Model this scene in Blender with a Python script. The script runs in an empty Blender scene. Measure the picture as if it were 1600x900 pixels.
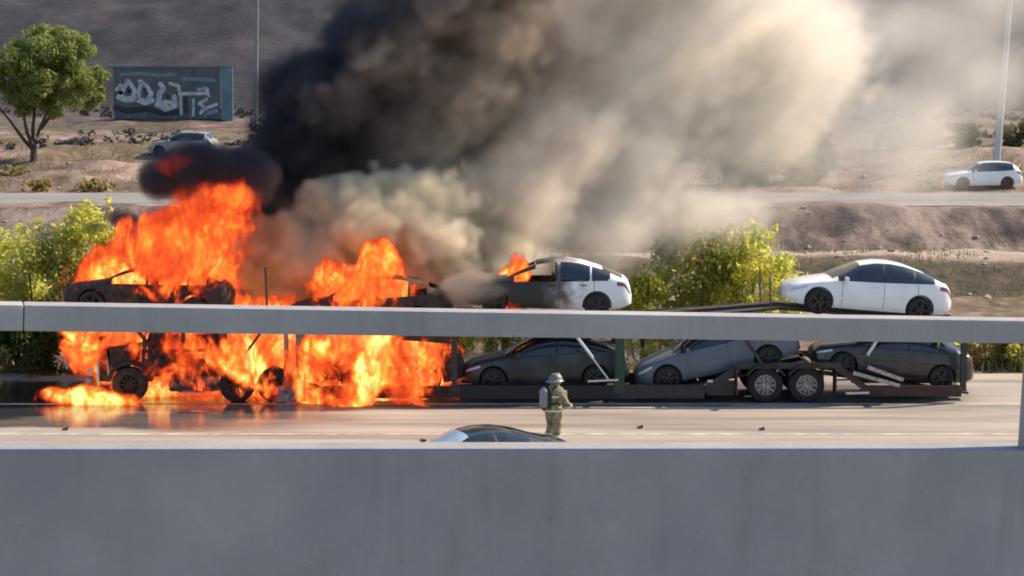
import bpy, bmesh, math, random
import numpy as np
from mathutils import Vector, Matrix

random.seed(7)
RNG = np.random.default_rng(11)
SC = bpy.context.scene
COL = SC.collection
R = math.radians

# ------------------------------------------------------------------ camera, world, sun, exposure
CAM_H = 9.7
FPX = 3360.0                      # focal length in pixels of a 1600 px wide picture
PITCH = math.atan(364.0 / FPX)
cam = bpy.data.cameras.new('camera')
cam_o = bpy.data.objects.new('camera', cam)
COL.objects.link(cam_o)
cam_o.location = (0, 0, CAM_H)
cam_o.rotation_euler = (R(90) - PITCH, 0, 0)
cam.sensor_width = 36.0
cam.lens = 36.0 * FPX / 1600.0
cam.clip_start = 0.1
cam.clip_end = 3000
SC.camera = cam_o

SUN_EL = R(40)
SUN_AZ = R(68)                    # from straight ahead (+Y) towards the right (+X)
sun_dir = Vector((math.sin(SUN_AZ) * math.cos(SUN_EL), math.cos(SUN_AZ) * math.cos(SUN_EL), math.sin(SUN_EL)))
world = bpy.data.worlds.new('World')
SC.world = world
world.use_nodes = True
wn = world.node_tree
sky = wn.nodes.new('ShaderNodeTexSky')
sky.sky_type = 'NISHITA'
sky.sun_disc = False
sky.sun_elevation = SUN_EL
sky.sun_rotation = SUN_AZ
sky.air_density = 1.3
sky.dust_density = 0.5
sky.ozone_density = 2.5
wn.links.new(sky.outputs[0], wn.nodes['Background'].inputs[0])
wn.nodes['Background'].inputs[1].default_value = 0.115
sun = bpy.data.lights.new('sun', 'SUN')
sun.energy = 5.0
sun.angle = R(0.6)
sun.color = (1.0, 0.83, 0.64)
sun_o = bpy.data.objects.new('sun', sun)
COL.objects.link(sun_o)
sun_o.rotation_euler = sun_dir.to_track_quat('Z', 'Y').to_euler()
sun_o.location = (30, 60, 60)

vs = SC.view_settings
vs.view_transform = 'Standard'
vs.look = 'None'
vs.exposure = 0.75
vs.gamma = 1.0
vs.use_curve_mapping = False
cy = SC.cycles
cy.use_denoising = True
cy.max_bounces = 8
cy.diffuse_bounces = 3
cy.glossy_bounces = 3
cy.transmission_bounces = 4
cy.transparent_max_bounces = 16
cy.volume_bounces = 3
cy.volume_step_rate = 2.5
cy.volume_max_steps = 400
cy.sample_clamp_indirect = 6.0
cy.use_adaptive_sampling = True
cy.adaptive_threshold = 0.02
cy.filter_width = 1.9


def W(px, py, d):
    """point of the place seen at a pixel of the 1600x900 photograph, d metres in front of the camera (world Y)"""
    cp, sp = math.cos(PITCH), math.sin(PITCH)
    a, b = (px - 800) / FPX, (450 - py) / FPX
    v = Vector((a, cp + b * sp, -sp + b * cp))
    v *= d / v.y
    return Vector((v.x, d, CAM_H + v.z))


# ------------------------------------------------------------------ materials
MATS = {}


def nodes_of(m):
    m.use_nodes = True
    return m.node_tree.nodes, m.node_tree.links


def mat(name, col, rough=0.6, metal=0.0, col2=None, scale=6.0, amount=1.0, bump=0.0, bscale=40.0, coat=0.0,
        spec=0.5, emit=None, coords='Object', detail=5.0, lo=0.35, hi=0.65, trans=None, stretch=None):
    if name in MATS:
        return MATS[name]
    m = bpy.data.materials.new(name)
    N, L = nodes_of(m)
    b = N['Principled BSDF']
    b.inputs['Roughness'].default_value = rough
    b.inputs['Metallic'].default_value = metal
    b.inputs['Specular IOR Level'].default_value = spec
    b.inputs['Coat Weight'].default_value = coat
    b.inputs['Coat Roughness'].default_value = 0.06
    tc = N.new('ShaderNodeTexCoord')
    vec = tc.outputs[coords]
    if stretch:
        mp = N.new('ShaderNodeMapping')
        mp.inputs['Scale'].default_value = stretch
        L.new(vec, mp.inputs['Vector'])
        vec = mp.outputs[0]
    if col2 is None:
        col2 = tuple(c * 0.82 for c in col)
    n1 = N.new('ShaderNodeTexNoise')
    n1.inputs['Scale'].default_value = scale
    n1.inputs['Detail'].default_value = detail
    L.new(vec, n1.inputs['Vector'])
    mr = N.new('ShaderNodeMapRange')
    mr.inputs[1].default_value = lo
    mr.inputs[2].default_value = hi
    mr.inputs[4].default_value = amount
    L.new(n1.outputs[0], mr.inputs[0])
    mx = N.new('ShaderNodeMix')
    mx.data_type = 'RGBA'
    mx.inputs[6].default_value = (*col, 1)
    mx.inputs[7].default_value = (*col2, 1)
    L.new(mr.outputs[0], mx.inputs[0])
    L.new(mx.outputs[2], b.inputs['Base Color'])
    if bump:
        n2 = N.new('ShaderNodeTexNoise')
        n2.inputs['Scale'].default_value = bscale
        n2.inputs['Detail'].default_value = 6
        L.new(vec, n2.inputs['Vector'])
        bp = N.new('ShaderNodeBump')
        bp.inputs['Strength'].default_value = bump
        bp.inputs['Distance'].default_value = 0.05
        L.new(n2.outputs[0], bp.inputs['Height'])
        L.new(bp.outputs[0], b.inputs['Normal'])
    if trans:
        tr = N.new('ShaderNodeBsdfTranslucent')
        L.new(mx.outputs[2], tr.inputs['Color'])
        ms = N.new('ShaderNodeMixShader')
        ms.inputs[0].default_value = trans
        L.new(b.outputs[0], ms.inputs[1])
        L.new(tr.outputs[0], ms.inputs[2])
        L.new(ms.outputs[0], N['Material Output'].inputs['Surface'])
    MATS[name] = m
    return m


def burnt_paint(name, paint, x0, x1, char=(0.018, 0.016, 0.015)):
    """paint that is scorched to char towards the front of a car (object x0 = all char, x1 = clean)"""
    m = bpy.data.materials.new(name)
    N, L = nodes_of(m)
    b = N['Principled BSDF']
    tc = N.new('ShaderNodeTexCoord')
    sx = N.new('ShaderNodeSeparateXYZ')
    L.new(tc.outputs['Object'], sx.inputs[0])
    nz = N.new('ShaderNodeTexNoise')
    nz.inputs['Scale'].default_value = 2.2
    nz.inputs['Detail'].default_value = 6
    L.new(tc.outputs['Object'], nz.inputs['Vector'])
    ad = N.new('ShaderNodeMath')
    ad.operation = 'MULTIPLY_ADD'
    ad.inputs[1].default_value = 1.8
    L.new(nz.outputs[0], ad.inputs[0])
    L.new(sx.outputs[0], ad.inputs[2])
    mr = N.new('ShaderNodeMapRange')
    mr.inputs[1].default_value = x0 + 0.9
    mr.inputs[2].default_value = x1 + 0.9
    L.new(ad.outputs[0], mr.inputs[0])
    cr = N.new('ShaderNodeValToRGB')
    e = cr.color_ramp.elements
    e[0].position = 0.0
    e[0].color = (*char, 1)
    e[1].position = 1.0
    e[1].color = (*paint, 1)
    k = e.new(0.45)
    k.color = (0.10, 0.085, 0.085, 1)
    k = e.new(0.75)
    k.color = (0.42, 0.38, 0.36, 1)
    L.new(mr.outputs[0], cr.inputs[0])
    L.new(cr.outputs[0], b.inputs['Base Color'])
    b.inputs['Roughness'].default_value = 0.45
    return m


M_WHITE = mat('white_paint', (0.78, 0.79, 0.80), 0.28, coat=0.8, amount=0.4, scale=2)
M_WHITE2 = mat('white_paint_shaded_sooty', (0.105, 0.12, 0.16), 0.45, coat=0.2, amount=0.5, scale=2)  # white paint darkened and blued to carry the lower deck's shade, plus soot
M_GREY = mat('sooty_grey_paint', (0.040, 0.040, 0.048), 0.5, coat=0.15, amount=1.0, col2=(0.014, 0.013, 0.014), scale=1.6, lo=.4, hi=.6)
M_DARK = mat('dark_paint', (0.018, 0.018, 0.021), 0.35, coat=0.4, amount=0.6, col2=(0.05, 0.04, 0.036), scale=3)
M_BLUE = mat('midnight_paint', (0.02, 0.025, 0.035), 0.22, coat=1.0, amount=0.4)
M_SILVER = mat('silver_paint', (0.55, 0.57, 0.6), 0.35, coat=0.5, amount=0.4)
M_TRIM = mat('black_trim', (0.012, 0.012, 0.013), 0.55)
M_GLASS = mat('tinted_glass', (0.012, 0.016, 0.02), 0.06, spec=0.8, coat=0.5)
M_SKYGLASS = mat('windscreen_painted_sky', (0.42, 0.55, 0.60), 0.12, col2=(0.30, 0.42, 0.48), spec=0.8, coat=0.6, scale=3)  # pale blue base colour paints a sky reflection onto the glass
M_TYRE = mat('tyre_rubber', (0.014, 0.014, 0.015), 0.8, bump=0.3, bscale=30)
M_RIM = mat('dark_rim', (0.05, 0.05, 0.055), 0.35, 0.7)
M_STEELRIM = mat('steel_rim', (0.42, 0.41, 0.42), 0.42, 0.6, col2=(0.2, 0.17, 0.16), scale=9)
M_LAMP = mat('lamp_lens', (0.55, 0.58, 0.62), 0.1, spec=0.8)
M_TAIL = mat('tail_lens', (0.14, 0.01, 0.01), 0.15, spec=0.8)
M_CHAR = mat('charred_steel', (0.020, 0.017, 0.016), 0.75, 0.2, col2=(0.075, 0.045, 0.032), scale=5, bump=0.5, bscale=14)
M_ASHGREY = mat('scorched_aluminium', (0.30, 0.30, 0.32), 0.5, 0.5, col2=(0.07, 0.065, 0.065), scale=7, bump=0.3, bscale=16)
M_TRUCKRED = mat('dark_red_steel', (0.055, 0.018, 0.018), 0.5, 0.1, col2=(0.02, 0.014, 0.015), scale=4)
M_TRUCK = mat('dark_frame_steel', (0.028, 0.028, 0.032), 0.55, 0.2, col2=(0.05, 0.042, 0.04), scale=5)
M_GREENPOST = mat('green_painted_steel', (0.02, 0.055, 0.035), 0.5, 0.1)
M_GREYPOST = mat('grey_painted_steel', (0.26, 0.28, 0.31), 0.5, 0.2, col2=(0.12, 0.11, 0.11), scale=6)
M_CHROME = mat('polished_rod', (0.62, 0.62, 0.64), 0.3, 0.6)
M_WHITEBAR = mat('pale_ramp_steel', (0.50, 0.47, 0.45), 0.5, 0.2, col2=(0.24, 0.2, 0.18), scale=8)
def concrete_material(name, light, dark, streaks=1.0):
    m = bpy.data.materials.new(name)
    N, L = nodes_of(m)
    b = N['Principled BSDF']
    b.inputs['Roughness'].default_value = 0.85
    tc = N.new('ShaderNodeTexCoord')

    def nz(scale, st=(1, 1, 1), detail=6, rough=0.6):
        mp = N.new('ShaderNodeMapping')
        mp.inputs['Scale'].default_value = st
        L.new(tc.outputs['Object'], mp.inputs[0])
        q = N.new('ShaderNodeTexNoise')
        q.inputs['Scale'].default_value = scale
        q.inputs['Detail'].default_value = detail
        q.inputs['Roughness'].default_value = rough
        L.new(mp.outputs[0], q.inputs['Vector'])
        return q.outputs[0]

    def rng_(v, a, z, c=0.0, d=1.0):
        q = N.new('ShaderNodeMapRange')
        for k, e in enumerate((a, z, c, d)):
            q.inputs[k + 1].default_value = e
        L.new(v, q.inputs[0])
        return q.outputs[0]

    def mixc(f, a, c, mode='MIX'):
        q = N.new('ShaderNodeMix')
        q.data_type = 'RGBA'
        q.blend_type = mode
        L.new(f, q.inputs[0])
        for k, e in ((6, a), (7, c)):
            if isinstance(e, tuple):
                q.inputs[k].default_value = (*e, 1)
            else:
                L.new(e, q.inputs[k])
        return q.outputs[2]
    c = mixc(rng_(nz(1.3, detail=8), 0.35, 0.65), light, dark)
    c = mixc(rng_(nz(0.8, (1, 1, 1)), 0.45, 0.65, 0, 0.5), c, (0.24, 0.225, 0.25))
    c = mixc(rng_(nz(5.0, (1, 1, 0.12), 5), 0.52, 0.72, 0, 0.55 * streaks), c, (0.12, 0.115, 0.11))
    c = mixc(rng_(nz(26, (1, 1, 1), 3), 0.68, 0.74, 0, 0.35), c, (0.07, 0.066, 0.064))
    c = mixc(rng_(nz(14, (1, 1, 1), 4), 0.66, 0.74, 0, 0.25), c, (0.46, 0.45, 0.43))
    L.new(c, b.inputs['Base Color'])
    bp = N.new('ShaderNodeBump')
    bp.inputs['Strength'].default_value = 0.4
    bp.inputs['Distance'].default_value = 0.03
    L.new(nz(20, detail=8, rough=0.7), bp.inputs['Height'])
    L.new(bp.outputs[0], b.inputs['Normal'])
    return m


M_CONC = concrete_material('weathered_concrete', (0.31, 0.305, 0.305), (0.24, 0.235, 0.24), 0.45)
M_BEAM = concrete_material('rail_concrete', (0.36, 0.35, 0.345), (0.28, 0.275, 0.275), 0.5)
M_POLE = mat('galvanised_pole', (0.46, 0.47, 0.48), 0.45, 0.35)
M_BARK = mat('bark', (0.075, 0.06, 0.05), 0.9, col2=(0.04, 0.032, 0.028), scale=12, bump=0.6, bscale=20)
M_PAINT = mat('road_paint', (0.58, 0.54, 0.48), 0.75, col2=(0.33, 0.29, 0.25), scale=2.0, lo=0.36, hi=0.6)


# ------------------------------------------------------------------ mesh helpers
class MB:
    def __init__(self):
        self.v, self.f, self.mi = [], [], []

    def add(self, verts, faces, mi=0):
        o = len(self.v)
        self.v += [tuple(p) for p in verts]
        self.f += [tuple(i + o for i in f) for f in faces]
        self.mi += [mi] * len(faces)
        return self

    def box(self, c, s, rot=None, mi=0, bevel=0.0):
        x, y, z = s[0] / 2, s[1] / 2, s[2] / 2
        if bevel <= 0:
            vs_ = [Vector(p) for p in ((-x, -y, -z), (x, -y, -z), (x, y, -z), (-x, y, -z), (-x, -y, z), (x, -y, z), (x, y, z), (-x, y, z))]
            fs = [(0, 3, 2, 1), (4, 5, 6, 7), (0, 1, 5, 4), (1, 2, 6, 5), (2, 3, 7, 6), (3, 0, 4, 7)]
        else:
            bm = bmesh.new()
            bmesh.ops.create_cube(bm, size=1.0)
            for q in bm.verts:
                q.co = Vector((q.co.x * s[0], q.co.y * s[1], q.co.z * s[2]))
            bmesh.ops.bevel(bm, geom=bm.edges[:], offset=bevel, segments=2, profile=0.7, affect='EDGES')
            bm.verts.index_update()
            vs_ = [q.co.copy() for q in bm.verts]
            fs = [tuple(q.index for q in f.verts) for f in bm.faces]
            bm.free()
        if rot is not None:
            vs_ = [rot @ p for p in vs_]
        c = Vector(c)
        return self.add([p + c for p in vs_], fs, mi)

    def beam(self, a, b, w, h, mi=0, bevel=0.0):
        a, b = Vector(a), Vector(b)
        d = b - a
        q = d.to_track_quat('X', 'Z').to_matrix()
        return self.box((a + b) / 2, (d.length, w, h), q, mi, bevel)

    def tube(self, pts, rad, n=8, mi=0, cap=True):
        pts = [Vector(p) for p in pts]
        if not hasattr(rad, '__len__'):
            rad = [rad] * len(pts)
        vs_, fs = [], []
        for i, p in enumerate(pts):
            d = (pts[min(i + 1, len(pts) - 1)] - pts[max(i - 1, 0)]).normalized()
            up = Vector((0, 0, 1)) if abs(d.z) < 0.95 else Vector((1, 0, 0))
            a = d.cross(up).normalized()
            b = d.cross(a)
            for k in range(n):
                t = 2 * math.pi * k / n
                vs_.append(p + rad[i] * (math.cos(t) * a + math.sin(t) * b))
        for i in range(len(pts) - 1):
            for k in range(n):
                k2 = (k + 1) % n
                fs.append((i * n + k, i * n + k2, (i + 1) * n + k2, (i + 1) * n + k))
        if cap:
            fs.append(tuple(range(n - 1, -1, -1)))
            fs.append(tuple((len(pts) - 1) * n + k for k in range(n)))
        return self.add(vs_, fs, mi)

    def lathe(self, prof, n=28, axis='Y', c=(0, 0, 0), mi=0, closed=False):
        """prof: (radius, along) pairs turned about an axis"""
        vs_, fs = [], []
        for (r, a) in prof:
            for k in range(n):
                t = 2 * math.pi * k / n
                if axis == 'Y':
                    p = (r * math.cos(t), a, r * math.sin(t))
                elif axis == 'X':
                    p = (a, r * math.cos(t), r * math.sin(t))
                else:
                    p = (r * math.cos(t), r * math.sin(t), a)
                vs_.append((p[0] + c[0], p[1] + c[1], p[2] + c[2]))
        m = len(prof)
        for i in range(m if closed else m - 1):
            j = (i + 1) % m
            for k in range(n):
                k2 = (k + 1) % n
                fs.append((i * n + k, i * n + k2, j * n + k2, j * n + k))
        if not closed:
            fs.append(tuple(range(n - 1, -1, -1)))
            fs.append(tuple((m - 1) * n + k for k in range(n)))
        return self.add(vs_, fs, mi)

    def prism(self, outline, y0, y1, mi=0):
        """outline of (x, z) pairs pulled along y"""
        n = len(outline)
        vs_ = [(x, y0, z) for x, z in outline] + [(x, y1, z) for x, z in outline]
        fs = [tuple(range(n)), tuple(range(2 * n - 1, n - 1, -1))]
        for i in range(n):
            j = (i + 1) % n
            fs.append((i, i + n, j + n, j))
        return self.add(vs_, fs, mi)

    def mesh(self, name, smooth=False, fix=True):
        me = bpy.data.meshes.new(name)
        me.from_pydata(self.v, [], self.f)
        me.polygons.foreach_set('material_index', self.mi)
        if fix:
            bm = bmesh.new()
            bm.from_mesh(me)
            bmesh.ops.recalc_face_normals(bm, faces=bm.faces)
            bm.to_mesh(me)
            bm.free()
        if smooth:
            me.polygons.foreach_set('use_smooth', [True] * len(me.polygons))
            try:
                me.set_sharp_from_angle(angle=R(38))
            except Exception:
                pass
        me.update()
        return me


def place(name, me, mats, parent=None, loc=None, rot=None):
    o = bpy.data.objects.new(name, me)
    COL.objects.link(o)
    if not isinstance(mats, (list, tuple)):
        mats = [mats]
    while len(me.materials) < len(mats):
        me.materials.append(None)
    for i, m in enumerate(mats):
        if me.materials[i] is None:
            me.materials[i] = m
        elif me.materials[i] != m:
            o.material_slots[i].link = 'OBJECT'
            o.material_slots[i].material = m
    if parent:
        o.parent = parent
    if loc is not None:
        o.location = loc
    if rot is not None:
        o.rotation_euler = rot
    return o


def build(name, mb, mats, parent=None, smooth=False, loc=None, rot=None):
    return place(name, mb.mesh(name, smooth), mats, parent, loc, rot)


def tag(o, label=None, cat=None, group=None, kind=None):
    if label:
        o['label'] = label
    if cat:
        o['category'] = cat
    if group:
        o['group'] = group
    if kind:
        o['kind'] = kind
    return o


def empty(name, loc=(0, 0, 0), rot=(0, 0, 0), label=None, cat=None, group=None):
    o = bpy.data.objects.new(name, None)
    COL.objects.link(o)
    o.location = loc
    o.rotation_euler = rot
    o.empty_display_size = 0.2
    return tag(o, label, cat, group)


# value noise for terrain (numpy)
def vnoise(x, y, seed=0):
    xi, yi = np.floor(x).astype(np.int64), np.floor(y).astype(np.int64)
    xf, yf = x - xi, y - yi
    u, v = xf * xf * (3 - 2 * xf), yf * yf * (3 - 2 * yf)

    def h(a, b):
        n = (a * 374761393 + b * 668265263 + seed * 974711) & 0x7fffffff
        n = ((n ^ (n >> 13)) * 1274126177) & 0x7fffffff
        return ((n ^ (n >> 16)) & 0xffff) / 65535.0
    return (h(xi, yi) * (1 - u) + h(xi + 1, yi) * u) * (1 - v) + (h(xi, yi + 1) * (1 - u) + h(xi + 1, yi + 1) * u) * v


def fbm(x, y, seed=0, oct_=4):
    s, a = 0.0, 0.5
    for k in range(oct_):
        s = s + a * (vnoise(x * 2 ** k, y * 2 ** k, seed + k) - 0.5)
        a *= 0.5
    return s


# ------------------------------------------------------------------ terrain
ROAD_N, ROAD_F = 27.0, 65.2        # freeway, near and far edge
FAR_N, FAR_F = 117.5, 126.5        # frontage road up on the bank


def terrain_z(x, y):
    x = np.asarray(x, float)
    y = np.asarray(y, float)
    wob = 1.6 * fbm(x * 0.06, y * 0.0 + 3.1, 5, 3) * 2
    yy = y + wob * np.clip((y - 72) / 12, 0, 1) * np.clip((116 - y) / 3, 0, 1)
    ks = [(-400, -0.02), (26, -0.02), (66, -0.02), (69, -0.35), (76, -1.25), (96, -1.35), (99.5, -1.2), (103, -0.28), (106, -0.15), (109.5, -0.22),
          (112.5, 0.75), (115.5, 1.46), (117.6, 1.52), (126.5, 1.56), (132, 2.0), (150, 3.25), (180, 4.4), (192, 5.0), (260, 24.0), (420, 78), (600, 118), (1400, 150)]
    z = np.interp(yy, [k[0] for k in ks], [k[1] for k in ks])
    amp = np.clip((y - 66) / 10, 0, 1)
    flat = 1 - np.clip(1 - np.abs(y - 122) / 9, 0, 1) ** 0.5
    n = fbm(x * 0.22, y * 0.22, 1, 5) * 0.9 + fbm(x * 0.9, y * 0.7, 2, 3) * 0.28
    z = z + n * amp * flat * np.clip(1 - (y - 170) / 60, 0.5, 1)
    # gullies washed into the bank below the frontage road
    bank = np.exp(-((y - 113) / 2.2) ** 2)
    z = z + bank * (np.abs(fbm(x * 0.35 + y * 0.1, y * 0.05, 9, 3)) * 1.2 - 0.25)
    # mounds on the left beyond the road
    left = np.clip((-x - 8) / 10, 0, 1) * np.exp(-((y - 138) / 8) ** 2)
    z = z + left * (fbm(x * 0.15, y * 0.25, 21, 4) * 2.4)
    hill = np.clip((y - 190) / 60, 0, 1)
    z = z + hill * fbm(x * 0.035, y * 0.03, 31, 5) * 14 + hill * fbm(x * 0.3, y * 0.22, 41, 3) * 1.6
    return z


def tz(x, y):
    return float(terrain_z(np.array([x]), np.array([y]))[0])


xs = np.concatenate([np.linspace(-900, -70, 34), np.arange(-66, 66.1, 0.6), np.linspace(70, 900, 34)])
ys = np.concatenate([np.linspace(-300, 60, 14), np.arange(64, 70, 1.0), np.arange(70, 98, 1.2), np.arange(98, 150, 0.45), np.arange(150, 270, 1.3), np.linspace(272, 1300, 40)])
XX, YY = np.meshgrid(xs, ys)
ZZ = terrain_z(XX, YY)
gv = np.stack([XX.ravel(), YY.ravel(), ZZ.ravel()], 1)
nx, ny = len(xs), len(ys)
ii = (np.arange(ny - 1)[:, None] * nx + np.arange(nx - 1)[None, :]).ravel()
gf = np.stack([ii, ii + 1, ii + nx + 1, ii + nx], 1)


def np_mesh(name, v, f, smooth=False):
    me = bpy.data.meshes.new(name)
    me.vertices.add(len(v))
    me.vertices.foreach_set('co', np.asarray(v, np.float32).ravel())
    k = f.shape[1]
    me.loops.add(f.size)
    me.loops.foreach_set('vertex_index', f.astype(np.int32).ravel())
    me.polygons.add(len(f))
    me.polygons.foreach_set('loop_start', np.arange(0, f.size, k, dtype=np.int32))
    me.polygons.foreach_set('loop_total', np.full(len(f), k, np.int32))
    if smooth:
        me.polygons.foreach_set('use_smooth', np.ones(len(f), bool))
    me.update(calc_edges=True)
    me.validate()
    return me


def ground_material():
    m = bpy.data.materials.new('dirt_and_dry_grass')
    N, L = nodes_of(m)
    b = N['Principled BSDF']
    b.inputs['Roughness'].default_value = 0.95
    b.inputs['Specular IOR Level'].default_value = 0.15
    tc = N.new('ShaderNodeTexCoord')
    P = tc.outputs['Object']

    def noise(s, d=6, ro=0.55, st=None):
        q = N.new('ShaderNodeTexNoise')
        q.inputs['Scale'].default_value = s
        q.inputs['Detail'].default_value = d
        q.inputs['Roughness'].default_value = ro
        if st:
            mp = N.new('ShaderNodeMapping')
            mp.inputs['Scale'].default_value = st
            L.new(P, mp.inputs[0])
            L.new(mp.outputs[0], q.inputs['Vector'])
        else:
            L.new(P, q.inputs['Vector'])
        return q.outputs[0]

    def ramp(fac, stops):
        c = N.new('ShaderNodeValToRGB')
        e = c.color_ramp.elements
        e[0].position, e[0].color = stops[0][0], (*stops[0][1], 1)
        e[1].position, e[1].color = stops[-1][0], (*stops[-1][1], 1)
        for p_, q in stops[1:-1]:
            k = e.new(p_)
            k.color = (*q, 1)
        L.new(fac, c.inputs[0])
        return c.outputs[0]

    def mix(f, a, c):
        q = N.new('ShaderNodeMix')
        q.data_type = 'RGBA'
        L.new(f, q.inputs[0])
        L.new(a, q.inputs[6])
        L.new(c, q.inputs[7])
        return q.outputs[2]
    dirt = ramp(noise(0.5, 8, 0.65, (1, 0.6, 1)), [(0.33, (0.085, 0.060, 0.050)), (0.5, (0.20, 0.142, 0.115)), (0.66, (0.36, 0.265, 0.21))])
    grass = ramp(noise(1.6, 6, 0.7), [(0.38, (0.06, 0.055, 0.035)), (0.55, (0.15, 0.115, 0.07)), (0.68, (0.29, 0.215, 0.14))])
    gm = N.new('ShaderNodeMapRange')
    gm.inputs[1].default_value, gm.inputs[2].default_value = 0.47, 0.6
    L.new(noise(0.13, 5), gm.inputs[0])
    near = mix(gm.outputs[0], dirt, grass)
    sy = N.new('ShaderNodeSeparateXYZ')
    L.new(P, sy.inputs[0])
    wy = N.new('ShaderNodeMath')
    wy.operation = 'MULTIPLY_ADD'
    wy.inputs[1].default_value = 5.0
    L.new(noise(0.09, 4, 0.6), wy.inputs[0])
    L.new(sy.outputs[1], wy.inputs[2])

    def band(a, b_, c_, d_):
        u, v = N.new('ShaderNodeMapRange'), N.new('ShaderNodeMapRange')
        for q_, (e0, e1) in ((u, (a, b_)), (v, (d_, c_))):
            q_.inputs[1].default_value, q_.inputs[2].default_value = e0 + 2.5, e1 + 2.5
            L.new(wy.outputs[0], q_.inputs[0])
        k_ = N.new('ShaderNodeMath')
        k_.operation = 'MULTIPLY'
        L.new(u.outputs[0], k_.inputs[0])
        L.new(v.outputs[0], k_.inputs[1])
        return k_.outputs[0]
    track = ramp(noise(0.9, 6, 0.6, (0.4, 1, 1)), [(0.3, (0.30, 0.235, 0.195)), (0.7, (0.44, 0.36, 0.30))])
    scrub = ramp(noise(0.7, 7, 0.7, (1, 0.5, 1)), [(0.34, (0.045, 0.042, 0.028)), (0.55, (0.10, 0.08, 0.055)), (0.7, (0.19, 0.12, 0.08))])
    eros = ramp(noise(0.55, 8, 0.65, (1.3, 0.25, 1)), [(0.36, (0.05, 0.038, 0.035)), (0.5, (0.125, 0.094, 0.082)), (0.64, (0.26, 0.20, 0.165))])
    near = mix(band(109, 110.5, 116, 117), near, eros)
    near = mix(band(98, 99.5, 103.5, 105), near, scrub)
    near = mix(band(104.5, 105.5, 108.5, 109.5), near, track)
    hillc = ramp(noise(0.16, 8, 0.7), [(0.36, (0.026, 0.027, 0.034)), (0.52, (0.040, 0.039, 0.047)), (0.66, (0.062, 0.056, 0.063))])
    sp = N.new('ShaderNodeSeparateXYZ')
    L.new(P, sp.inputs[0])
    hm = N.new('ShaderNodeMapRange')
    hm.inputs[1].default_value, hm.inputs[2].default_value = 160, 196
    L.new(sp.outputs[1], hm.inputs[0])
    L.new(mix(hm.outputs[0], near, hillc), b.inputs['Base Color'])
    bp = N.new('ShaderNodeBump')
    bp.inputs['Strength'].default_value = 0.7
    bp.inputs['Distance'].default_value = 0.25
    L.new(noise(2.2, 8, 0.7), bp.inputs['Height'])
    L.new(bp.outputs[0], b.inputs['Normal'])
    return m


M_GROUND = ground_material()
tag(place('ground', np_mesh('ground', gv, gf, True), M_GROUND), kind='structure')


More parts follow.
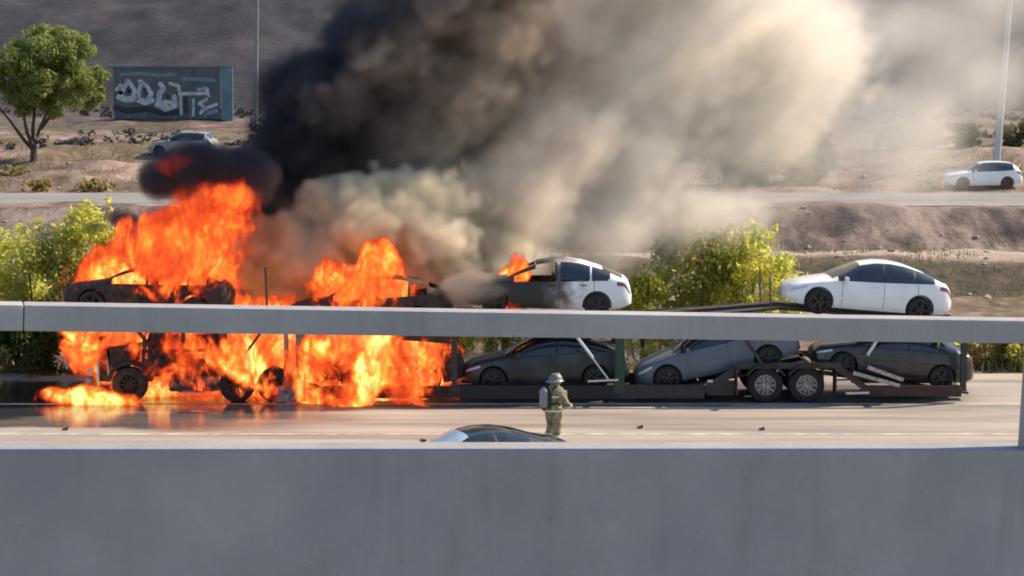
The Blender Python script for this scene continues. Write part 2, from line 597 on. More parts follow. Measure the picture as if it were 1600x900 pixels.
def freeway_material():
    m = bpy.data.materials.new('freeway_concrete')
    N, L = nodes_of(m)
    b = N['Principled BSDF']
    tc = N.new('ShaderNodeTexCoord')
    P = tc.outputs['Object']
    mp = N.new('ShaderNodeMapping')
    mp.inputs['Scale'].default_value = (0.10, 0.9, 1)
    L.new(P, mp.inputs[0])
    n1 = N.new('ShaderNodeTexNoise')
    n1.inputs['Scale'].default_value = 1.0
    n1.inputs['Detail'].default_value = 8
    n1.inputs['Roughness'].default_value = 0.6
    L.new(mp.outputs[0], n1.inputs['Vector'])
    c = N.new('ShaderNodeValToRGB')
    e = c.color_ramp.elements
    e[0].position, e[0].color = 0.32, (0.17, 0.148, 0.13, 1)
    e[1].position, e[1].color = 0.66, (0.39, 0.325, 0.27, 1)
    L.new(n1.outputs[0], c.inputs[0])
    # water and foam running off the fire, pooled round the tractor
    sp = N.new('ShaderNodeSeparateXYZ')
    L.new(P, sp.inputs[0])

    def mr(s, a, z):
        q = N.new('ShaderNodeMapRange')
        q.interpolation_type = 'SMOOTHSTEP'
        q.inputs[1].default_value, q.inputs[2].default_value = a, z
        L.new(s, q.inputs[0])
        return q.outputs[0]

    def mul(a, z):
        q = N.new('ShaderNodeMath')
        q.operation = 'MULTIPLY'
        L.new(a, q.inputs[0])
        L.new(z, q.inputs[1])
        return q.outputs[0]
    n2 = N.new('ShaderNodeTexNoise')
    n2.inputs['Scale'].default_value = 0.45
    n2.inputs['Detail'].default_value = 6
    mp2 = N.new('ShaderNodeMapping')
    mp2.inputs['Scale'].default_value = (0.5, 1.3, 1)
    L.new(P, mp2.inputs[0])
    L.new(mp2.outputs[0], n2.inputs['Vector'])
    ad = N.new('ShaderNodeMath')
    ad.operation = 'MULTIPLY_ADD'
    ad.inputs[1].default_value = 5.0
    L.new(n2.outputs[0], ad.inputs[0])
    L.new(sp.outputs[1], ad.inputs[2])
    adx = N.new('ShaderNodeMath')
    adx.operation = 'MULTIPLY_ADD'
    adx.inputs[1].default_value = 9.0
    L.new(n2.outputs[0], adx.inputs[0])
    L.new(sp.outputs[0], adx.inputs[2])
    wet = mul(mul(mr(ad.outputs[0], 57.2, 58.4), mr(ad.outputs[0], 67.5, 66)), mr(adx.outputs[0], 1.5, -4.0))
    mx = N.new('ShaderNodeMix')
    mx.data_type = 'RGBA'
    mx.blend_type = 'MULTIPLY'
    mx.inputs[7].default_value = (0.48, 0.47, 0.50, 1)
    L.new(wet, mx.inputs[0])
    L.new(c.outputs[0], mx.inputs[6])
    # trailer shade put into the road colour, a dark band along the lane
    under_shade = mul(mr(ad.outputs[0], 61.0, 62.2), mr(ad.outputs[0], 66.6, 65.2))
    under_shade = mul(under_shade, mr(sp.outputs[0], 14.0, 11.0))
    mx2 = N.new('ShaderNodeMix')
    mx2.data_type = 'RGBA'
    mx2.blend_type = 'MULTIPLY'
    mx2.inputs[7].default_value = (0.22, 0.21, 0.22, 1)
    L.new(under_shade, mx2.inputs[0])
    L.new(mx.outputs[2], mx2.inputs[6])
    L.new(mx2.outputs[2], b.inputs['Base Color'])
    rr = N.new('ShaderNodeMapRange')
    rr.inputs[3].default_value, rr.inputs[4].default_value = 0.8, 0.09
    L.new(wet, rr.inputs[0])
    L.new(rr.outputs[0], b.inputs['Roughness'])
    n3 = N.new('ShaderNodeTexNoise')
    n3.inputs['Scale'].default_value = 9
    n3.inputs['Detail'].default_value = 5
    L.new(P, n3.inputs['Vector'])
    bp = N.new('ShaderNodeBump')
    bp.inputs['Strength'].default_value = 0.12
    bp.inputs['Distance'].default_value = 0.03
    L.new(n3.outputs[0], bp.inputs['Height'])
    L.new(bp.outputs[0], b.inputs['Normal'])
    return m


def sheet(name, x0, x1, y0, y1, z, m, parent=None):
    return build(name, MB().add([(x0, y0, z), (x1, y0, z), (x1, y1, z), (x0, y1, z)], [(0, 1, 2, 3)]), m, parent)


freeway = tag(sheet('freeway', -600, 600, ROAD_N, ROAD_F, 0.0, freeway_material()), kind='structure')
sheet('edge_line', -300, 300, 59.35, 59.5, 0.004, M_PAINT, freeway)
sheet('lane_line', -300, 300, 54.55, 54.7, 0.004, M_PAINT, freeway)
for k in range(-12, 13):
    sheet('lane_dash', k * 14.6 - 2, k * 14.6 + 1.6, 50.9, 51.02, 0.004, M_PAINT, freeway)
M_OLDASPH = mat('sun_bleached_asphalt', (0.24, 0.22, 0.205), 0.85, col2=(0.16, 0.145, 0.135), scale=0.7, stretch=(0.25, 1, 1), detail=8)
# frontage road as a strip that follows the bank
rv, rf = [], []
rx = np.linspace(-160, 160, 161)
for i, x in enumerate(rx):
    zc = 1.52 + 0.0 * x
    rv += [(x, FAR_N, zc - 0.02), (x, FAR_F, zc + 0.12)]
    if i:
        rf.append((2 * i - 2, 2 * i, 2 * i + 1, 2 * i - 1))
tag(build('frontage_road', MB().add(rv, rf), M_OLDASPH), kind='structure')
build('white_line', MB().add([(-160, FAR_N + 0.3, 1.512), (160, FAR_N + 0.3, 1.512), (160, FAR_N + 0.55, 1.516), (-160, FAR_N + 0.55, 1.516)], [(0, 1, 2, 3)]), M_PAINT,
      bpy.data.objects['frontage_road'])

# ------------------------------------------------------------------ overpass the photograph is taken from
BR_A, BR_B = W(-500, 690, 11.9 - 1.0), W(2200, 690, 11.9 + 1.55)
BDIR = (BR_B - BR_A)
BLEN = BDIR.length
bx = BDIR.normalized()
by = Vector((-bx.y, bx.x, 0)).normalized()
bz = bx.cross(by)
BM = Matrix(((bx.x, by.x, bz.x), (bx.y, by.y, bz.y), (bx.z, by.z, bz.z)))


def BR(u, v, w):
    """bridge frame: u along the parapet, v away from the camera, w up from the parapet top"""
    return BR_A + bx * u + by * v + bz * w


def br_box(mb, u0, u1, v0, v1, w0, w1, bevel=0.0):
    c = BR((u0 + u1) / 2, (v0 + v1) / 2, (w0 + w1) / 2)
    return mb.box(c, (abs(u1 - u0), abs(v1 - v0), abs(w1 - w0)), BM, 0, bevel)


par = empty('bridge_parapet', BR(0, 0, -1.3), label='low shaded concrete parapet wall of the overpass, below the long rail', cat='parapet')
seg = BLEN
for k in range(1):
    build('wall_section', br_box(MB(), -14.0, seg + 14.0, -0.30, 0.0, -1.3, 0.0, 0.018), M_CONC, par).matrix_parent_inverse = Matrix.Translation(-BR(0, 0, -1.3))
rail = empty('bridge_rail', BR(0, 0, 0), label='long grey concrete rail on posts running above the parapet', cat='rail')


def u_at(px):
    lo, hi = 0.0, BLEN
    for _ in range(50):
        m_ = (lo + hi) / 2
        p = BR(m_, 0, 0)
        if p.x / p.y * FPX / math.cos(PITCH) * 0 + p.x / (p.y * math.cos(PITCH) + (CAM_H - p.z) * math.sin(PITCH)) * FPX + 800 < px:
            lo = m_
        else:
            hi = m_
    return lo


RH0, RH1 = 0.632, 0.768
joints = [-14.0, -4.0, u_at(30), u_at(1800), BLEN + 6, BLEN + 14]
for a, b_ in zip(joints[:-1], joints[1:]):
    build('rail_beam', br_box(MB(), a + 0.002, b_ - 0.002, -0.31, -0.13, RH0, RH1, 0.012), M_BEAM, rail, True).matrix_parent_inverse = Matrix.Translation(-BR(0, 0, 0))
PSP = u_at(1609) - u_at(-330)
for k in (-2, -1, 0, 1):
    u = u_at(1609) + k * PSP
    build('post', br_box(MB(), u - 0.16, u + 0.16, -0.29, -0.14, -0.02, RH0 + 0.01, 0.03), M_BEAM, rail, True).matrix_parent_inverse = Matrix.Translation(-BR(0, 0, 0))
deck = MB()
br_box(deck, -30, BLEN + 30, -14.5, 0.35, -1.75, -1.302)
tag(build('bridge_deck', deck, M_OLDASPH), kind='structure')

# ------------------------------------------------------------------ cars
def interp(pts):
    a = np.array(pts, float)

    def f(x):
        # smooth interpolation (Catmull-like through np.interp of a fine cosine-eased table)
        return np.interp(x, a[:, 0], a[:, 1])
    xs_ = np.linspace(a[0, 0], a[-1, 0], 400)
    ys_ = np.interp(xs_, a[:, 0], a[:, 1])
    k = np.array([1, 4, 6, 4, 1], float)
    k = np.convolve(k, k)
    k /= k.sum()
    pad = len(k) // 2
    for _ in range(4):
        yp = np.concatenate([2 * ys_[0] - ys_[pad:0:-1], ys_, 2 * ys_[-1] - ys_[-2:-pad - 2:-1]])
        ys_ = np.convolve(yp, k, 'valid')
    return lambda x: float(np.interp(x, xs_, ys_))


TYPES = {
    'crossover': dict(
        L=4.75, wheel_r=0.36, axles=(0.88, 3.77), track=0.80,
        top=[(0, .62), (.06, .74), (.3, .86), (.75, .97), (1.2, 1.06), (1.6, 1.29), (2.05, 1.51), (2.5, 1.61), (2.9, 1.62), (3.3, 1.57), (3.8, 1.43), (4.25, 1.26), (4.52, 1.16), (4.66, 1.05), (4.72, .88), (4.75, .7)],
        belt=[(0, .56), (.15, .68), (.5, .80), (1.0, .91), (1.6, .97), (2.6, 1.0), (3.6, 1.05), (4.2, 1.08), (4.55, 1.03), (4.75, .66)],
        wid=[(0, .50), (.08, .66), (.25, .79), (.6, .89), (1.1, .94), (2.4, .96), (3.7, .95), (4.2, .90), (4.5, .82), (4.68, .72), (4.75, .58)],
        sill=[(0, .34), (.3, .25), (.7, .22), (4.0, .24), (4.5, .32), (4.75, .42)],
        screen=(1.24, 2.02), back=(3.9, 4.46), side=[(1.42, 2.66), (2.72, 3.55), (3.60, 4.12)], seams=(1.50, 2.69, 3.66)),
    'suv': dict(
        L=4.65, wheel_r=0.37, axles=(0.90, 3.62), track=0.79,
        top=[(0, .72), (.06, .86), (.35, .98), (.8, 1.05), (1.25, 1.12), (1.6, 1.34), (1.95, 1.56), (2.3, 1.66), (2.9, 1.69), (3.5, 1.67), (4.0, 1.60), (4.3, 1.42), (4.5, 1.12), (4.62, .95), (4.65, .75)],
        belt=[(0, .66), (.15, .78), (.5, .90), (1.0, .98), (1.6, 1.03), (3.0, 1.07), (4.0, 1.12), (4.45, 1.05), (4.65, .72)],
        wid=[(0, .55), (.08, .70), (.25, .82), (.6, .90), (1.1, .93), (2.4, .95), (3.7, .94), (4.2, .90), (4.5, .82), (4.65, .66)],
        sill=[(0, .36), (.3, .28), (.7, .25), (4.0, .26), (4.65, .42)],
        screen=(1.28, 1.98), back=(4.08, 4.42), side=[(1.46, 2.50), (2.56, 3.35), (3.42, 4.0)], seams=(1.52, 2.53, 3.40)),
    'sedan': dict(
        L=4.70, wheel_r=0.34, axles=(0.86, 3.73), track=0.79,
        top=[(0, .55), (.06, .66), (.3, .76), (.75, .87), (1.25, .95), (1.7, 1.16), (2.15, 1.36), (2.6, 1.43), (3.0, 1.42), (3.5, 1.31), (4.0, 1.15), (4.4, 1.07), (4.6, 1.04), (4.67, .92), (4.70, .7)],
        belt=[(0, .50), (.15, .60), (.5, .72), (1.0, .83), (1.6, .89), (2.6, .92), (3.6, .97), (4.3, .99), (4.6, .93), (4.70, .62)],
        wid=[(0, .50), (.08, .64), (.25, .77), (.6, .87), (1.1, .91), (2.4, .925), (3.7, .92), (4.2, .88), (4.5, .80), (4.70, .6)],
        sill=[(0, .28), (.3, .20), (.7, .18), (4.0, .2), (4.70, .36)],
        screen=(1.30, 2.15), back=(3.25, 4.08), side=[(1.50, 2.70), (2.76, 3.55)], seams=(1.52, 2.73, 3.62)),
}


class CarShape:
    def __init__(s, T):
        s.T, s.L = T, T['L']
        s.top, s.belt, s.wid, s.sill = [interp(T[k]) for k in ('top', 'belt', 'wid', 'sill')]

    def upper(s, x, t, off=0.0):
        w, zb = s.wid(x) * 0.945, s.belt(x)
        h = max(s.top(x) - zb, 0.015)
        g = min(h / 0.45, 1.0)
        n = 2.2 + 0.9 * g
        st, ct = math.sin(t) ** (2 / n), max(math.cos(t), 0.0) ** (2 / n)
        y = w * ct * (1 - 0.20 * g * st)
        z = zb + h * st
        if off:
            y += off * math.cos(t) * 1.0
            z += off * math.sin(t)
        return y, z

    def t_frac(s, x, fr):
        h = max(s.top(x) - s.belt(x), 0.015)
        n = 2.2 + 0.9 * min(h / 0.45, 1.0)
        return math.asin(min(max(fr, 0), 1) ** (n / 2))

    def side(s, x, q, off=0.0):
        """flank: q 0 at the sill .. 1 at the shoulder"""
        w, zs, zb = s.wid(x), s.sill(x), s.belt(x)
        ks = [(0, .93), (.12, .975), (.35, 1.0), (.6, .992), (.8, .978), (1.0, .945)]
        f = np.interp(q, [k[0] for k in ks], [k[1] for k in ks])
        return w * f + off, zs + (zb - zs) * q

    def section(s, x):
        pts = [(0, s.sill(x) + 0.0), (s.wid(x) * 0.8, s.sill(x))]
        for q in (0, .12, .24, .36, .5, .64, .8, .92):
            pts.append(s.side(x, q))
        for k in range(0, 15):
            pts.append(s.upper(x, math.pi / 2 * k / 14))
        return pts


def station_list(L):
    a = list(np.linspace(0, 0.3, 7)) + list(np.linspace(0.36, L - 0.36, 62)) + list(np.linspace(L - 0.3, L, 7))
    return [float(q) for q in a]


def car_meshes(kind):
    T = TYPES[kind]
    S = CarShape(T)
    L = T['L']
    st = station_list(L)
    secs = [S.section(x) for x in st]
    n = len(secs[0])
    out = {}

    def body_mesh(open_windows):
        mb = MB()
        vs_, fs = [], []
        ring = 2 * n - 2
        for x, sec in zip(st, secs):
            left = [(x - L / 2, -y, z) for y, z in sec]
            right = [(x - L / 2, y, z) for y, z in sec[1:-1]][::-1]
            vs_ += left + right
        for i in range(len(st) - 1):
            for k in range(ring):
                k2 = (k + 1) % ring
                fs.append((i * ring + k, i * ring + k2, (i + 1) * ring + k2, (i + 1) * ring + k))
        fs.append(tuple(range(ring - 1, -1, -1)))
        fs.append(tuple((len(st) - 1) * ring + k for k in range(ring)))
        mb.add(vs_, fs)
        me = mb.mesh('car_body')
        ob = bpy.data.objects.new('tmp', me)
        COL.objects.link(ob)
        cutters = []
        for ax in T['axles']:
            for sg in (-1, 1):
                c = MB().lathe([(T['wheel_r'] + 0.055, -0.22), (T['wheel_r'] + 0.055, 0.30)], 32, 'Y', (ax - L / 2, sg * (T['track'] + 0.02), T['wheel_r'] + 0.01))
                co = bpy.data.objects.new('tmpc', c.mesh('cut'))
                COL.objects.link(co)
                md = ob.modifiers.new('b', 'BOOLEAN')
                md.object = co
                md.operation = 'DIFFERENCE'
                md.solver = 'EXACT'
                cutters.append(co)
        dg = bpy.context.evaluated_depsgraph_get()
        dg.update()
        m2 = bpy.data.meshes.new_from_object(ob.evaluated_get(dg))
        for o in cutters + [ob]:
            bpy.data.objects.remove(o)
        bm = bmesh.new()
        bm.from_mesh(m2)
        kill = []
        for f in bm.faces:
            c = f.calc_center_median()
            x = c.x + L / 2
            f.smooth = True
            f.material_index = 0
            for ax in T['axles']:
                rr = math.hypot(x - ax, c.z - T['wheel_r'] - 0.01)
                if rr < T['wheel_r'] + 0.0535 or (abs(f.normal.y) < 0.2 and rr < T['wheel_r'] + 0.06):
                    f.material_index = 1
            if c.z < S.sill(x) + 0.065 or (x < 0.12 and c.z < 0.50) or (x < 0.5 and c.z < 0.40) or (x > L - 0.15 and c.z < 0.55):
                f.material_index = 1
            if open_windows:
                h = S.top(x) - S.belt(x)
                if h > 0.14:
                    fr = (c.z - S.belt(x)) / h
                    for a, b_ in T['side']:
                        if a + 0.03 < x < b_ - 0.03 and 0.06 < fr < (0.85 if x > T['screen'][1] else 0.66):
                            kill.append(f)
                    for (a, b_), lim in ((T['screen'], 0.52), (T['back'], 0.6)):
                        if a < x < b_ and abs(c.y) < S.wid(x) * lim and fr > 0.5:
                            kill.append(f)
        if open_windows:
            bmesh.ops.delete(bm, geom=list(set(kill)), context='FACES')
        bm.to_mesh(m2)
        bm.free()
        m2.set_sharp_from_angle(angle=R(40))
        m2.materials.clear()
        m2.materials.append(None)
        m2.materials.append(None)
        return m2
    out['body'] = body_mesh(False)
    out['hulk'] = body_mesh(True)

    def strip(xa, xb, fa, fb, nx_=18, nz_=6, both=False, off=0.006):
        """patch of the greenhouse surface; fa, fb give the lower and upper angle at x"""
        mb = MB()
        for sg in ((-1, 1) if both else (-1,)):
            vs_, fs = [], []
            for i in range(nx_ + 1):
                x = xa + (xb - xa) * i / nx_
                ta, tb = fa(x), max(fb(x), fa(x) + 0.004)
                for k in range(nz_ + 1):
                    y, z = S.upper(x, ta + (tb - ta) * k / nz_, off)
                    vs_.append((x - L / 2, sg * y, z))
            for i in range(nx_):
                for k in range(nz_):
                    a = i * (nz_ + 1) + k
                    fs.append((a, a + nz_ + 1, a + nz_ + 2, a + 1))
            mb.add(vs_, fs)
        return mb
    wins = []
    for sg in (-1, 1):
        for (a, b_) in T['side']:
            mb = strip(a, b_, lambda x: S.t_frac(x, min(0.05 / max(S.top(x) - S.belt(x), .02), .9)), lambda x: S.t_frac(x, 0.86))
            if sg > 0:
                mb.v = [(x, -y, z) for x, y, z in mb.v]
            wins.append(mb.mesh('window', True))
    out['windows'] = wins
    trims = []
    for sg in (-1, 1):
        mb = strip(T['side'][0][0] - .03, T['side'][-1][1] + .04, lambda x: S.t_frac(x, min(0.03 / max(S.top(x) - S.belt(x), .02), .9)), lambda x: S.t_frac(x, 0.885), 36, 6, False, 0.003)
        if sg > 0:
            mb.v = [(x, -y, z) for x, y, z in mb.v]
        trims.append(mb.mesh('window_surround', True))
    out['trims'] = trims

    def full(xa, xb, lo):
        mb = MB()
        nx_, nz_ = 12, 14
        vs_, fs = [], []
        for i in range(nx_ + 1):
            x = xa + (xb - xa) * i / nx_
            t0 = lo(x)
            for k in range(nz_ + 1):
                t = t0 + (math.pi - 2 * t0) * k / nz_
                y, z = S.upper(x, t if t <= math.pi / 2 else math.pi - t, 0.0)
                vs_.append((x - L / 2 - (0.008 if xa < L / 2 else -0.008), -y if t <= math.pi / 2 else y, z + 0.006))
        for i in range(nx_):
            for k in range(nz_):
                a = i * (nz_ + 1) + k
                fs.append((a, a + nz_ + 1, a + nz_ + 2, a + 1))
        return mb.add(vs_, fs).mesh('glass', True)
    a, b_ = T['screen']
    out['windscreen'] = full(a, b_, lambda x: R(34) + R(20) * (x - a) / (b_ - a))
    a2, b2 = T['back']
    out['rear_window'] = full(a2, b2, lambda x: R(56) - R(18) * (x - a2) / (b2 - a2))
    # door seams
    seams = []
    for x in T['seams']:
        for sg in (-1, 1):
            mb = MB()
            vs_, fs = [], []
            qs = [0.12, .3, .5, .7, .85, 1.0]
            for q in qs:
                for dx in (-0.007, 0.007):
                    y, z = S.side(x + dx + 0.02 * math.sin(q * 3), q, 0.003)
                    vs_.append((x + dx + 0.02 * math.sin(q * 3) - L / 2, sg * y, z))
            fs = [(2 * i, 2 * i + 1, 2 * i + 3, 2 * i + 2) for i in range(len(qs) - 1)]
            mb.add(vs_, fs)
            seams.append(mb.mesh('door_seam'))
    out['seams'] = seams
    # handles
    hs = []
    for (a, b_) in T['side'][:2]:
        for sg in (-1, 1):
            x = b_ - 0.17
            y, z = S.side(x, 0.86)
            hs.append(MB().box((x - L / 2, sg * (y + 0.004), z), (0.20, 0.022, 0.026), None, 0, 0.008).mesh('handle', True))
    out['handles'] = hs
    # mirrors
    ms = []
    x = T['side'][0][0] + 0.16
    for sg in (-1, 1):
        y, z = S.side(x, 1.0)
        mb = MB().box((x - L / 2, sg * (y + 0.13), z + 0.09), (0.11, 0.22, 0.14), None, 0, 0.045)
        mb.box((x - L / 2 + 0.01, sg * (y + 0.02), z + 0.035), (0.07, 0.12, 0.03), None, 1)
        ms.append(mb.mesh('mirror', True))
    out['mirrors'] = ms
    # lamps
    hl, tl = [], []
    for sg in (-1, 1):
        vs_, fs = [], []
        for i in range(9):
            x = 0.10 + 0.42 * i / 8
            for q in (0.80 + 0.06 * i / 8, 0.97):
                y, z = S.side(x, q, 0.006)
                vs_.append((x - L / 2 - 0.004, sg * y, z))
        fs = [(2 * i, 2 * i + 2, 2 * i + 3, 2 * i + 1) for i in range(8)]
        hl.append(MB().add(vs_, fs).mesh('headlight', True))
        vs_, fs = [], []
        for i in range(9):
            x = L - 0.44 + 0.40 * i / 8
            for q in (0.84, 0.985):
                y, z = S.side(x, q, 0.006)
                vs_.append((x - L / 2 + 0.004, sg * y, z))
        fs = [(2 * i, 2 * i + 2, 2 * i + 3, 2 * i + 1) for i in range(8)]
        tl.append(MB().add(vs_, fs).mesh('tail_light', True))
    out['headlights'], out['tail_lights'] = hl, tl
    return out


def wheel_meshes(r, wd, spokes, rim_r):
    t = MB().lathe([(rim_r, -wd / 2 + .01), (r - .05, -wd / 2), (r - .015, -wd / 2 + .02), (r, -wd / 2 + .05), (r, wd / 2 - .05), (r - .015, wd / 2 - .02), (r - .05, wd / 2), (rim_r, wd / 2 - .01)], 32, 'Y', closed=True).mesh('tyre', True)
    rm = MB()
    rm.lathe([(rim_r + .002, -wd / 2 + .012), (rim_r - .02, -wd / 2 + .008), (rim_r - .035, -wd / 2 + .05), (rim_r - .04, wd / 2 - .02), (rim_r + .002, wd / 2 - .012)], 32, 'Y', closed=True)
    rm.lathe([(rim_r - .03, wd / 2 - .09), (rim_r - .03, wd / 2 - .07)], 28, 'Y')
    rm.lathe([(.07, -wd / 2 + .03), (.065, -wd / 2 + .01), (.05, -wd / 2 + .0), (.05, 0)], 16, 'Y')
    for k in range(spokes):
        a = 2 * math.pi * k / spokes
        d = Vector((math.cos(a), 0, math.sin(a)))
        rm.beam(d * 0.045 + Vector((0, -wd / 2 + .025, 0)), d * (rim_r - .02) + Vector((0, -wd / 2 + .03, 0)), .05 if spokes < 8 else .035, .05 if spokes < 8 else .035)
    return t, rm.mesh('rim', True)


CARW = {k: wheel_meshes(TYPES[k]['wheel_r'], 0.25, 5, TYPES[k]['wheel_r'] - 0.105) for k in TYPES}
CARM = {}


def add_wheel(root, tr, x, y, z, mt, mr_, flip, name='wheel'):
    e = empty(name, (x, y, z), (0, 0, math.pi if flip else 0))
    e.parent = root
    place('tyre', tr[0], mt, e)
    place('rim', tr[1], mr_, e)
    return e


def car(name, label, kind, loc, tilt, paint, cat='car', group=None, yaw=0.0, roll=0.0, state='whole', scale=1.0, sky_screen=False):
    if kind not in CARM:
        CARM[kind] = car_meshes(kind)
    Mh, T = CARM[kind], TYPES[kind]
    root = empty(name, loc, (roll, tilt, yaw), label, cat, group)
    root.scale = (scale,) * 3
    L = T['L']
    trim = M_TRIM if state != 'hulk' else M_CHAR
    place('body', Mh['body'] if state == 'whole' else Mh['hulk'], [paint, trim], root)
    nside = len(T['side'])
    if state != 'hulk':
        for i, me in enumerate(Mh['windows']):
            if state == 'scorched' and i % nside == 0:
                continue
            place('window', me, M_GLASS, root)
        if state == 'whole':
            for me in Mh['trims']:
                place('window_surround', me, M_TRIM, root)
            place('windscreen', Mh['windscreen'], M_SKYGLASS if sky_screen else M_GLASS, root)
        place('rear_window', Mh['rear_window'], M_GLASS, root)
        for me in Mh['seams']:
            place('door_seam', me, M_TRIM, root)
        for me in Mh['handles']:
            place('door_handle', me, paint if state == 'whole' else M_TRIM, root)
        for me in Mh['tail_lights']:
            place('tail_light', me, M_TAIL, root)
    if state == 'whole':
        for me in Mh['mirrors']:
            place('mirror', me, [paint, M_TRIM], root)
        for me in Mh['headlights']:
            place('headlight', me, M_LAMP, root)
    if state != 'whole':
        # what the fire leaves inside: seat frames, dash bar and floor
        fl = MB().box((0, 0, 0.30), (2.9, 1.5, 0.05))
        build('floor_pan', fl, M_CHAR, root)
        for sx in (-0.25, 0.75):
            for sy in (-0.36, 0.36):
                mb = MB()
                mb.tube([(sx - .25, sy - .2, .45), (sx + .2, sy - .2, .5), (sx + .42, sy - .18, 1.12), (sx + .42, sy + .18, 1.12), (sx + .2, sy + .2, .5), (sx - .25, sy + .2, .45)], .022, 6)
                for q in (.62, .8, .95):
                    mb.tube([(sx + .24 + (q - .6) * .35, sy - .19, q), (sx + .24 + (q - .6) * .35, sy + .19, q)], .012, 5)
                build('seat_frame', mb, M_CHAR, root)
        build('dash_bar', MB().tube([(-.95, -.7, .82), (-.95, .7, .82)], .04, 7), M_CHAR, root)
    for ax in T['axles']:
        for sg in (-1, 1):
            add_wheel(root, CARW[kind], ax - L / 2, sg * (T['track']), T['wheel_r'], M_TYRE if state != 'hulk' else M_CHAR, M_RIM if state == 'whole' or ax > 2 else M_CHAR, sg > 0)
    return root


TN, TF = 59.6, 62.2               # near and far side of the truck
TC = 60.95
upper_w = car('crossover_car', 'clean white crossover car standing nose-up on the upper deck beside the yellow-green bush', 'crossover', (10.0, TC, 2.33), R(5.2), M_WHITE, yaw=R(4))
scorch = car('crossover_car', 'white crossover with burnt black front and missing front glass on the upper deck', 'crossover', (0.98, TC, 2.38), R(2.0), burnt_paint('scorched_white_paint', (0.72, 0.73, 0.74), -0.25, 1.0), state='scorched')
hulk1 = car('burnt_car', 'burnt-out car shell with bare roof pillars on the burning upper deck', 'crossover', (-4.05, TC, 1.88), R(-1.5), M_CHAR, state='hulk')
hulk2 = car('burnt_car', 'charred car shell on the rack over the burning tractor cab', 'crossover', (-10.35, TC, 2.30), R(3.5), M_CHAR, state='hulk')
low_grey = car('crossover_car', 'dark grey crossover car on the lower deck next to the flames', 'crossover', (0.98, TC, 0.24), R(-1.2), M_GREY)
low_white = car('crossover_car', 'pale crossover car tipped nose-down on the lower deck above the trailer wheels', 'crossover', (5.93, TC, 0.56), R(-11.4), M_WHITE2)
low_dark = car('crossover_car', 'very dark crossover car overhanging the tail of the lower deck behind the trailer wheels', 'crossover', (10.74, TC, 0.46), R(7.5), M_DARK, scale=0.97)
hulk3 = car('burnt_car', 'gutted car shell on the lower deck inside the fire', 'crossover', (-3.75, TC, 0.24), R(0.5), M_CHAR, state='hulk')
near_car = car('sedan_car', 'dark sedan on the freeway with only its roof and glass showing over the parapet', 'sedan', (-0.98, 47.45, 0.0), 0, M_BLUE, yaw=R(24), sky_screen=True)
p = W(1538, 291, 128.5)
suv = car('suv_car', 'white SUV parked on the frontage road beside the tall pale light pole', 'suv', (p.x, 129.3, 1.62), 0, M_WHITE, yaw=R(6))
p = W(268, 226, 160)
suv.location.z = max(p.z * 0 + 1.70, tz(p.x, 129.3))
far_car = car('suv_car', 'small pale vehicle parked below the graffiti wall, half hidden by black smoke', 'suv', (p.x + 3.2, 145, tz(p.x + 3.2, 145) - 0.15), 0, mat('dusty_grey_paint', (0.22, 0.23, 0.25), .5), yaw=R(-12))

# ------------------------------------------------------------------ burning tractor
TRW = wheel_meshes(0.50, 0.28, 10, 0.29)
tractor = empty('truck_tractor', (-10.0, TC, 0), label='burning car-carrier tractor with blackened front wheel, grille and bare cab frame', cat='truck')
tl = Vector((-10.0, TC, 0))


def tpart(root, base, name, mb, m, smooth=False):
    o = build(name, mb, m, root, smooth)
    o.matrix_parent_inverse = Matrix.Translation(-Vector(base))
    return o


def tp(name, mb, m, smooth=False):
    return tpart(tractor, tl, name, mb, m, smooth)


for y in (TC - .42, TC + .42):
    tp('chassis_rail', MB().beam((-11.6, y, .78), (-6.1, y, .78), .09, .26), M_CHAR)
tp('bumper', MB().box((-11.93, TC, .52), (.22, 2.35, .36), None, 0, .05), M_ASHGREY, True)
gr = tp('grille', MB().box((-11.72, TC, 1.12), (.16, 1.15, .86), None, 0, .03), M_CHAR)
for k in range(7):
    build('grille_bar', MB().box((-11.82, TC - .48 + .16 * k, 1.12), (.05, .035, .82)), M_ASHGREY, gr)
tp('radiator', MB().box((-11.50, TC, 1.16), (.36, 2.0, 1.22), None, 0, .04), M_CHAR)
tp('hood_side', MB().box((-11.05, TN + .26, 1.22), (.62, .05, .72), Matrix.Rotation(R(-6), 3, 'Y')), M_CHAR)
tp('radiator_frame', MB().beam((-11.64, TN + .27, .45), (-11.64, TN + .27, 1.80), .08, .07), M_CHROME)
tp('radiator_frame', MB().beam((-11.34, TN + .27, .5), (-11.34, TN + .27, 1.78), .07, .06), M_CHROME)
tp('headlamp', MB().box((-11.86, TN + .30, .86), (.14, .34, .20), None, 0, .03), M_LAMP, True)
tp('radiator_frame', MB().beam((-11.55, TF - .32, .55), (-11.55, TF - .32, 1.75), .10, .14), M_ASHGREY)
for y in (TN + .22, TF - .22):
    mb = MB()
    path = [(-10.73 + .60 * math.cos(a), y, .52 + .60 * math.sin(a)) for a in np.linspace(R(172), R(8), 15)]
    for a, b_ in zip(path[:-1], path[1:]):
        mb.beam(a, b_, .44, .09)
    tp('wheel_fender', mb, M_CHAR)
tp('engine_block', MB().box((-10.95, TC, 1.05), (1.15, .72, .75), None, 0, .12).box((-10.9, TC, 1.5), (.8, .4, .25), None, 0, .06), M_CHAR, True)
cab = MB()
